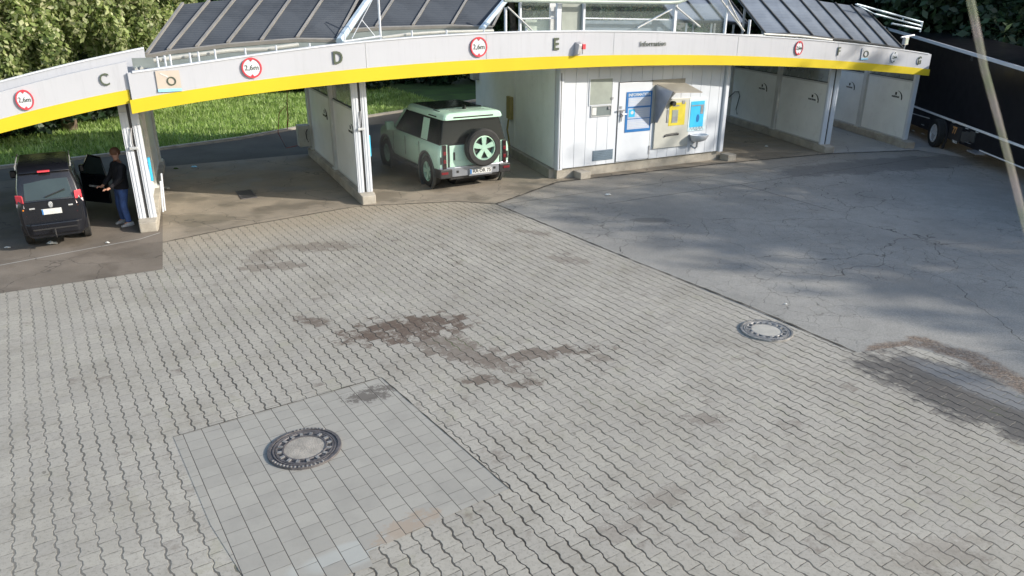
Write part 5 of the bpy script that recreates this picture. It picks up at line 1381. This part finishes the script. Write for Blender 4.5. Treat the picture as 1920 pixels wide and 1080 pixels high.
# ------------------------------------------------------------------ man beside the van
def skin_obj(name, chains, m, parent, sub=2, label=None):
    """chains: list of lists of (point, radius); first chain starts at the root"""
    vs = []; es = []; rs = []; key = {}
    def vid(p, r):
        k = tuple(round(c, 4) for c in p)
        if k not in key: key[k] = len(vs); vs.append(p); rs.append(r)
        return key[k]
    for ch in chains:
        ids = [vid(p, r) for p, r in ch]
        es.extend((a, b_) for a, b_ in zip(ids[:-1], ids[1:]))
    off = root_loc(parent)
    me = bpy.data.meshes.new(name); me.from_pydata([tuple(Vector(v)-off) for v in vs], es, [])
    me.materials.append(m)
    o = bpy.data.objects.new(name, me); COL.objects.link(o); o.parent = parent
    sk = o.modifiers.new('skin', 'SKIN'); sk.use_smooth_shade = True
    if not me.skin_vertices: 
        pass
    lay = me.skin_vertices[0].data if me.skin_vertices else None
    for i, r in enumerate(rs):
        lay[i].radius = (r if isinstance(r, tuple) else (r, r)); lay[i].use_root = (i == 0)
    su = o.modifiers.new('sub', 'SUBSURF'); su.levels = sub; su.render_levels = sub
    bpy.context.view_layer.update(); dg = bpy.context.evaluated_depsgraph_get()
    new = bpy.data.meshes.new_from_object(o.evaluated_get(dg)); o.modifiers.clear(); o.data = new; new.name = name
    for p in new.polygons: p.use_smooth = True
    return o
hp = G(237, 420)
PF = frame_at(hp, DV*-.35+DU*-.94, (1, 1, 1))     # faces the open door, back to the camera's right
def P(x, y, z): return PF @ Vector((x, (y-.22*max(0, z-.85)/.8) if z > .85 else y, z*.97))
per = thing('person', 'man in black jacket and blue jeans standing beside the open van door', 'person', hp)
pel = P(0, -.03, .90)
hipL, hipR = P(-.10, -.02, .86), P(.10, -.02, .86)
knL, knR = P(-.15, .04, .47), P(.12, .02, .47)
anL, anR = P(-.20, .0, .09), P(.15, -.02, .09)
chest = P(0, .06, 1.24); neck = P(0, .10, 1.44); hd = P(0, .17, 1.60)
shL, shR = P(-.19, .08, 1.36), P(.19, .08, 1.36)
elL, elR = P(-.27, .12, 1.10), P(.26, .10, 1.10); wrL, wrR = P(-.22, .30, .93), P(.22, .26, .92)
body = skin_obj('body', [[(pel, .09), (P(0, 0, 1.05), .09), (chest, .12), (P(0, .085, 1.38), .11), (neck, .055), (P(0, .125, 1.50), .052), (P(0, .155, 1.57), .078), (P(0, .165, 1.64), .085), (P(0, .16, 1.70), .07)],
    [(P(0, .085, 1.38), .11), (shL, .06), (elL, .045), (wrL, .028), (P(-.21, .36, .90), .032)], [(P(0, .085, 1.38), .11), (shR, .06), (elR, .045), (wrR, .028), (P(.21, .32, .89), .032)],
    [(pel, .09), (hipL, .085), (knL, .06), (anL, .042), (P(-.20, .12, .04), .035)], [(pel, .09), (hipR, .085), (knR, .06), (anR, .042), (P(.15, .10, .04), .035)]], M['skin'], per)
jk = skin_obj('jacket', [[(P(0, -.03, .80), (.20, .16)), (P(0, -.03, .88), (.21, .17)), (P(0, 0, 1.05), (.185, .15)), (chest, (.20, .16)), (P(0, .085, 1.38), (.15, .12)), (P(0, .10, 1.45), .075)],
    [(P(0, .085, 1.38), (.15, .12)), (shL, .082), (elL, .066), (wrL+Vector((0, 0, 0)), .048)], [(P(0, .085, 1.38), (.15, .12)), (shR, .082), (elR, .066), (wrR, .048)]], M['jacket'], per)
jn = skin_obj('jeans', [[(P(0, -.03, 1.06), .135), (P(0, -.03, .95), .15), (P(0, -.03, .84), .155)], [(P(0, -.03, .84), .155), (P(-.105, -.02, .74), .108), (knL, .082), (P(-.19, .01, .14), .068), (P(-.20, .0, .08), .07)], [(P(0, -.03, .84), .155), (P(.105, -.02, .74), .108), (knR, .082), (P(.145, -.01, .14), .068), (P(.15, -.02, .08), .07)]], M['jeans'], per)
for sx, an in ((-1, P(-.20, 0, 0)), (1, P(.15, -.02, 0))):
    b = MB(); q = PF.inverted() @ an
    b.loft([[(q.x-.045, q.y-.09, 0), (q.x+.045, q.y-.09, 0), (q.x+.04, q.y-.08, .09), (q.x-.04, q.y-.08, .09)], [(q.x-.05, q.y+.06, 0), (q.x+.05, q.y+.06, 0), (q.x+.045, q.y+.05, .085), (q.x-.045, q.y+.05, .085)], [(q.x-.04, q.y+.19, 0), (q.x+.04, q.y+.19, 0), (q.x+.03, q.y+.18, .035), (q.x-.03, q.y+.18, .035)]], PF)
    part('shoe', b, M['shoe'], per, bevel=.015, smooth=True)
b = MB(); Hh = PF @ Matrix.Translation((0, -.21, -.05)) @ Matrix.Translation((0, .155, 1.665)) @ Matrix.Diagonal((.95, 1.1, 1.0, 1))
for k in range(1): b.lathe([(0.0, .105), (.045, .097), (.080, .065), (.098, .02), (.100, -.025), (.092, -.055), (.085, -.05), (.085, 0), (.0, .08)], 20, Hh)
part('hair', b, M['hair'], per, smooth=True)
fc = MB(); Hd = PF @ Matrix.Translation((0, -.21, -.05))
for sx in (-1, 1):
    fc.tube([(sx*.033, .243, 1.642), (sx*.033, .252, 1.642)], .009, 6, Hd)
part('eyes', fc, M['litter'], per)
fc = MB(); fc.loft([[(-.010, .238, 1.645), (.010, .238, 1.645), (.006, .245, 1.66), (-.006, .245, 1.66)], [(-.018, .255, 1.60), (.018, .255, 1.60), (.004, .278, 1.612), (-.004, .278, 1.612)]], Hd); part('nose', fc, M['skin'], per)
fc = MB(); fc.tube([(-.028, .236, 1.575), (0, .246, 1.573), (.028, .236, 1.575)], .006, 5, Hd); part('mouth', fc, simple('lips', (.35, .12, .10), .5), per)
fc = MB()
for sx in (-1, 1): fc.tube([(sx*.088, .15, 1.66), (sx*.10, .145, 1.645), (sx*.098, .15, 1.62), (sx*.088, .155, 1.605)], .011, 6, Hd)
part('ears', fc, M['skin'], per)
for sx, wr in ((-1, wrL), (1, wrR)):
    q = PF.inverted() @ wr; q = Vector((q.x, q.y+.22*max(0, q.z/.97-.85)/.8, q.z/.97))
    for k in range(4):
        L_ = (.065, .075, .07, .055)[k]; x_ = q.x+sx*-.0+(-.028+.019*k); z_ = q.z-.005
        ch = [(P(x_, q.y+.07, z_), .011), (P(x_, q.y+.07+L_*.55, z_-.008), .0095), (P(x_, q.y+.07+L_, z_-.03), .008)]
        skin_obj('finger', [ch], M['skin'], per, 1)
    ch = [(P(q.x-sx*.03, q.y+.03, z_), .012), (P(q.x-sx*.055, q.y+.06, z_-.01), .010), (P(q.x-sx*.06, q.y+.085, z_-.025), .009)]
    skin_obj('thumb', [ch], M['skin'], per, 1)

# ------------------------------------------------------------------ manholes, floor grate and litter
iron = simple('cast_iron', (.115, .107, .110), .55, .3, var=.3, scale=20, bump=.5, bscale=60)
iron2 = simple('worn_iron', (.27, .265, .26), .5, .3, var=.3, scale=20, bump=.4, bscale=70)
infill = simple('concrete_infill', (.29, .27, .24), .9, var=.2, scale=9, bump=.8, bscale=60)
def manhole(c, r, label, fr_mat, infc=infill, angle=0.0):
    t = thing('manhole_cover', label, 'manhole cover', c, 'round cast iron manhole covers')
    Mx = Matrix.Translation(c) @ Matrix.Rotation(angle, 4, 'Z')
    b = MB(); b.lathe([(r*.80, .004), (r*.815, .022), (r*.86, .024), (r*.865, .014), (r*.91, .014), (r*.915, .026), (r, .024), (r*1.01, 0)], 64, Mx)
    part('rim', b, fr_mat, t, smooth=True)
    b = MB()
    for k in range(56):
        a = 2*math.pi*k/56
        if 10 < k < 20 or 34 < k < 50: b.box((r*.925, -r*.02, .024), (r*.985, r*.02, .034), Mx @ Matrix.Rotation(a, 4, 'Z'))
    part('tooth_pattern', b, iron2, t)
    b = MB(); b.lathe([(r*.56, .006), (r*.56, .022), (r*.60, .024), (r*.62, .014), (r*.74, .014), (r*.76, .024), (r*.795, .022), (r*.795, .004)], 64, Mx)
    lid = part('lid', b, fr_mat, t, smooth=True)
    b = MB()
    for k in range(16):
        a = 2*math.pi*k/16; b.box((r*.615, -r*.042, .014), (r*.745, r*.042, .027), Mx @ Matrix.Rotation(a, 4, 'Z'))
    part('raised_blocks', b, iron2, lid)
    b = MB()
    for k in range(16):
        a = 2*math.pi*(k+.5)/16; b.cyl((r*.665, 0, .0145), r*.040, .003, 10, Mx @ Matrix.Rotation(a, 4, 'Z'))
    part('vent_hole', b, M['black'], lid)
    b = MB(); b.lathe([(0, .019), (r*.3, .019), (r*.558, .016), (r*.558, .0)], 48, Mx); part('infill', b, infc, lid, smooth=True)
manhole(G(571.5, 842)+Vector((0, 0, .004)), .40, 'dark round manhole cover with concrete centre in the square slab patch', iron)
manhole(G(1437, 621)+Vector((0, 0, .002)), .385, 'pale worn round manhole cover at the edge of pavers and asphalt', iron2, simple('pale_infill', (.36, .35, .32), .9, var=.08, scale=9, bump=.4, bscale=60), .7)
gr = G(462, 365)+Vector((0, 0, .004))
t = thing('floor_grate', 'dark square drain grate in the floor of bay D', 'drain', gr)
Mg = Matrix(((DU.x, DV.x, 0, gr.x), (DU.y, DV.y, 0, gr.y), (0, 0, 1, gr.z), (0, 0, 0, 1)))
b = MB()
for k in range(9): b.box((-.16+k*.036, -.42, .002), (-.16+k*.036+.02, .42, .014), Mg)
b.box((-.2, -.46, 0), (-.165, .46, .016), Mg); b.box((.165, -.46, 0), (.2, .46, .016), Mg); b.box((-.165, -.46, 0), (.165, -.425, .016), Mg); b.box((-.165, .425, 0), (.165, .46, .016), Mg)
part('grate', b, iron, t); b = MB(); b.box((-.165, -.425, .0005), (.165, .425, .0015), Mg); part('pit', b, M['black'], t)
def crumple(px, py, size, label, m='litter', cat='litter', name='litter', seed=0):
    rng = random.Random(seed); p = G(px, py)+Vector((0, 0, .008)); b = MB(); n = 7
    secs = []
    for k in range(5):
        f = k/4-.5; rad = size*math.sqrt(max(.05, 1-(2*f)**2))*.5
        secs.append([p+Vector((f*size*1.6, math.cos(2*math.pi*i/n)*rad*(.7+.6*rng.random()), max(0, (math.sin(2*math.pi*i/n)+.8)*rad*.4*(.6+.8*rng.random())))) for i in range(n)])
    b.loft(secs); single(name, b, M[m], label, cat, p, group='small scraps on the ground')
crumple(1140, 366, .10, 'white scrap of paper on the asphalt in front of the technical room', seed=1)
crumple(1398, 239, .07, 'tiny white scrap on the floor of bay F near the side wall', seed=2)
crumple(1437, 275, .08, 'flat pale scrap on the floor of bay F nearer the asphalt', seed=3)
crumple(98, 457, .14, 'white crumpled tissue on the floor behind the black van', seed=4)
crumple(202, 456, .06, 'small white scrap on the bay C floor right of the tissue', seed=5)
crumple(14, 465, .08, 'white scrap left of the black van', seed=6)
crumple(312, 354, .13, 'pale stone at the foot of the post of bay D', 'boxgrey', 'stone', 'stone', seed=7)
crumple(364, 314, .12, 'blue plastic scrap lying on the dark rear driveway', 'lblue', seed=8)
crumple(330, 317, .10, 'pale green scrap left of the blue plastic on the rear driveway', 'turf', seed=9)
crumple(1473, 571, .035, 'tiny white speck on the asphalt above the pale manhole', seed=10)

# pale strand hanging close to the camera
rng = random.Random(3)
pts = []
for (x, y) in ((1812, -40), (1828, 40), (1846, 130), (1872, 225), (1897, 320), (1922, 420), (1950, 520)):
    r_ = ray(x, y); pts.append(EYE+r_*1.15)
m = NT('frayed_strand'); p_ = m.pos()
m.base(m.mix(m.ramp(m.noise(p_, 22, 3), .35, .65), (.17, .21, .12), (.29, .25, .25))); m.rough(.6)  # green and pink bands paint the iridescent sheen of the strand
m.b.inputs['Alpha'].default_value = .28
b = MB(); b.tube(pts, [.0088]*7, 10, flat=.5)
single('hanging_strand', b, m.m, 'pale blurred strand hanging close to the camera in front of the black trailer', 'cord', pts[0], smooth=True)

# ------------------------------------------------------------------ trees, hedge, grass
rg = random.Random(11)
grpA = 'trees behind the wash'
spec = [  # (px, ground distance along view, kind, scale, label)
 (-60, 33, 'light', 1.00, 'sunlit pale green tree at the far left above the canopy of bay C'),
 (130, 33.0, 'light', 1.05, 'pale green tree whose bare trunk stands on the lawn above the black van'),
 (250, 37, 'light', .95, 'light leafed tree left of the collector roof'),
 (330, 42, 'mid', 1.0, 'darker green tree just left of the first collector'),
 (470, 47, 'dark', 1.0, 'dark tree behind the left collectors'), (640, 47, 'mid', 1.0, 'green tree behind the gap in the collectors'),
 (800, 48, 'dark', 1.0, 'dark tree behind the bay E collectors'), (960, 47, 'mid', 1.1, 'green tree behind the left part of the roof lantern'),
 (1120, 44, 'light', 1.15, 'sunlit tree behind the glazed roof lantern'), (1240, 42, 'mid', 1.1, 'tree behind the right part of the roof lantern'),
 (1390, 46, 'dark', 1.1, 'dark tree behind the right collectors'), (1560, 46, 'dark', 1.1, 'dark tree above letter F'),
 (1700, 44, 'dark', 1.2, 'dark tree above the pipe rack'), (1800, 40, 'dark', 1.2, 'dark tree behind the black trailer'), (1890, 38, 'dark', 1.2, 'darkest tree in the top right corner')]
for i, (px, dist, kind, sc, lab) in enumerate(spec):
    r_ = ray(px, 200); r_.z = 0; p = r_.normalized()*dist; p.z = -.03
    if 'bare trunk' in lab: p = G(131, 246); p.z = -.03
    put_tree(kind, p, rg.random()*6.28, sc, lab, grpA)
spec2 = [(-80, 38), (180, 46), (380, 53), (560, 56), (740, 56), (900, 57), (1040, 56), (1180, 54), (1320, 56), (1480, 58), (1640, 56), (1770, 54), (1960, 46), (2060, 40)]
names2 = ['far left', 'left', 'above bay D', 'above the left collectors', 'above bay E', 'near letter E', 'above the lantern', 'above the machines', 'right of the lantern', 'above letter F', 'right of letter F', 'above letter G', 'past the trailer', 'at the far right']
for (px, dist), nm in zip(spec2, names2):
    r_ = ray(px, 200); r_.z = 0; p = r_.normalized()*dist; p.z = -.03
    put_tree('mid' if 500 < px < 1300 else 'dark', p, rg.random()*6.28, 1.25, 'tall tree of the second row %s' % nm, 'tall trees of the second row')  # dark leaves on the left also paint shaded gaps between the front crowns
# undergrowth: low dark bushes at the back of the lawn
rngn = np.random.default_rng(21)
bl = [(math.cos(a)*.9*q, math.sin(a)*.9*q, .7+.5*z, .8, .8, .75) for a, q, z in [(rngn.random()*6.28, rngn.random(), rngn.random()) for _ in range(9)]]
bush_me = leaf_mesh('foliage', bl, 5200, .15, rngn); bush_me.materials.append(M['leaf_dark'])
bst = MB()
for k in range(6): bst.tube([(0, 0, -.1), (math.cos(k)*.3, math.sin(k)*.3, .6), (math.cos(k)*.6, math.sin(k)*.6, 1.2)], .025, 5)
bst_me = bst.mesh('stem'); bst_me.materials.append(M['bark'])
k = 0
for px in range(-60, 1960, 74):
    r_ = ray(px, 200); r_.z = 0; dist = 36 if px < 700 else 42
    if px < 740:
        p = G(px, float(np.interp(px, [-60, 20, 130, 246, 290, 450, 585, 740], [292, 266, 243, 212, 197, 183, 175, 170])))
        p += p.normalized()*(.8+rg.random()*1.2)
    else: p = r_.normalized()*(46+rg.random()*2)
    p.z = -.03
    t = thing('bush', '%s low dark bush at the back of the lawn' % ['left edge', 'second', 'third', 'fourth', 'fifth', 'sixth', 'seventh', 'eighth', 'ninth', 'tenth', 'eleventh', 'twelfth', 'thirteenth', 'fourteenth', 'fifteenth', 'sixteenth', 'seventeenth', 'eighteenth', 'nineteenth', 'twentieth', 'twenty first', 'twenty second', 'twenty third', 'twenty fourth', 'twenty fifth', 'twenty sixth', 'twenty seventh', 'twenty eighth'][k], 'bush', p, 'low dark bushes behind the lawn')
    s_ = 1.1+rg.random()*.5; t.scale = (s_*1.3, s_*1.3, s_); t.rotation_euler = (0, 0, rg.random()*6.28)
    for nm, me in (('foliage', bush_me), ('stem', bst_me)):
        o = bpy.data.objects.new(nm, me); COL.objects.link(o); o.parent = t
    k += 1
# trees east of the yard whose shade falls on the asphalt
for i, (x, y, sc, lab) in enumerate([(33, 12.0, 1.10, 'nearest the wash'), (35, 7.8, 1.06, 'second from the wash'), (34.5, 4.2, .95, 'third from the wash'), (37, 10.2, 1.22, 'behind the nearest'), (38, 26.5, 1.42, 'beside the trailer'), (41, 33.5, 1.5, 'beyond the trailer'), (41, 6.2, 1.25, 'in the back row'), (46, 41, 1.5, 'farthest of the row'), (37.5, 16.2, 1.16, 'between the wash and the trailer')]):
    put_tree('shade', Vector((x, y, -.03)), rg.random()*6.28, sc, 'tall tree at the right side of the yard %s' % lab, 'trees shading the yard')
# grass blades
n = 60000
rngg = np.random.default_rng(4)
U_ = rngg.uniform(-14, 9, n); v0_ = np.interp(U_, [-22, -4.15, -1.44, 1.74, 6, 20], [5.7, 9.92, 10.82, 12.75, 14.7, 20.8])
V_ = v0_+.05+(rngg.random(n)**1.1)*15
X_ = P0.x+DU.x*U_+DV.x*V_; Y_ = P0.y+DU.y*U_+DV.y*V_
h_ = .06+.16*rngg.random(n)**1.5; a_ = rngg.random(n)*math.pi; w_ = .018+.02*rngg.random(n)
lx, ly = rngg.normal(size=n)*.06, rngg.normal(size=n)*.06
vv = np.stack([np.stack([X_-np.cos(a_)*w_, Y_-np.sin(a_)*w_, np.full(n, -.01)], 1), np.stack([X_+np.cos(a_)*w_, Y_+np.sin(a_)*w_, np.full(n, -.01)], 1), np.stack([X_+lx, Y_+ly, h_], 1)], 1).reshape(-1, 3)
gme = quads('grass', vv, n, 3); gme.materials.append(M['grass'])
go = bpy.data.objects.new('grass', gme); COL.objects.link(go); go['kind'] = 'stuff'; go['label'] = 'green lawn behind the wash bays'; go['category'] = 'grass'

# spray mist drifting in bay E around the off roader
bm = bmesh.new(); bmesh.ops.create_icosphere(bm, subdivisions=3, radius=1.0)
mc = W(2.3, 2.6, 1.0)
for v in bm.verts:
    k_ = 1+.12*math.sin(v.co.x*5+v.co.y*3)
    q = DU*(v.co.x*2.15*k_)+DV*(v.co.y*3.9*k_)+Vector((0, 0, v.co.z*1.25)); v.co = q
    v.co.z = max(v.co.z, -.95)
me = bpy.data.meshes.new('spray_mist'); bm.to_mesh(me); bm.free()
mm = bpy.data.materials.new('mist'); mm.use_nodes = True; nt = mm.node_tree; nt.nodes.clear()
o_ = nt.nodes.new('ShaderNodeOutputMaterial'); pv_ = nt.nodes.new('ShaderNodeVolumePrincipled')
pv_.inputs['Density'].default_value = .17; pv_.inputs['Color'].default_value = (.95, .95, .92, 1); pv_.inputs['Anisotropy'].default_value = .1
tc = nt.nodes.new('ShaderNodeTexCoord')
def vdot(vec):
    x = nt.nodes.new('ShaderNodeVectorMath'); x.operation = 'DOT_PRODUCT'; nt.links.new(tc.outputs['Object'], x.inputs[0]); x.inputs[1].default_value = vec
    y = nt.nodes.new('ShaderNodeMath'); y.operation = 'POWER'; nt.links.new(x.outputs['Value'], y.inputs[0]); y.inputs[1].default_value = 2.0
    return y.outputs[0]
def add2(a, b):
    y = nt.nodes.new('ShaderNodeMath'); y.operation = 'ADD'; nt.links.new(a, y.inputs[0]); nt.links.new(b, y.inputs[1]); return y.outputs[0]
rad = add2(add2(vdot(tuple(DU/2.0)), vdot(tuple(DV/3.6))), vdot((0, 0, 1/1.2)))
mr = nt.nodes.new('ShaderNodeMapRange'); mr.interpolation_type = 'SMOOTHSTEP'; nt.links.new(rad, mr.inputs[0])
mr.inputs[1].default_value = .0; mr.inputs[2].default_value = 1.0; mr.inputs[3].default_value = .30; mr.inputs[4].default_value = 0.0
nt.links.new(mr.outputs[0], pv_.inputs['Density'])
nt.links.new(pv_.outputs[0], o_.inputs['Volume']); me.materials.append(mm)
so = bpy.data.objects.new('spray_mist', me); COL.objects.link(so); so.location = mc
so['kind'] = 'stuff'; so['label'] = 'thin spray mist around the pale green off roader'; so['category'] = 'mist'

ph = thing('added_shade_box', 'long grey box added at the back of the roof to shade the lawn', 'shade box', W(-.2, 6.2, 3.5))  # box added only to throw a band of shade across the lawn
for k_ in range(5):
    a = -1.6+k_*1.1; z0_ = zt(a+.7)-.27
    b = MB(); b.box((a+.01, 5.6, z0_), (a+1.09, 6.8, 5.55), BLD); part('casing', b, M['frame'], ph, bevel=.02)
    b = MB(); b.box((a-.03, 5.52, 5.553), (a+1.13 if k_ == 4 else a+1.065, 6.88, 5.62), BLD); part('lid', b, M['alu'], ph)
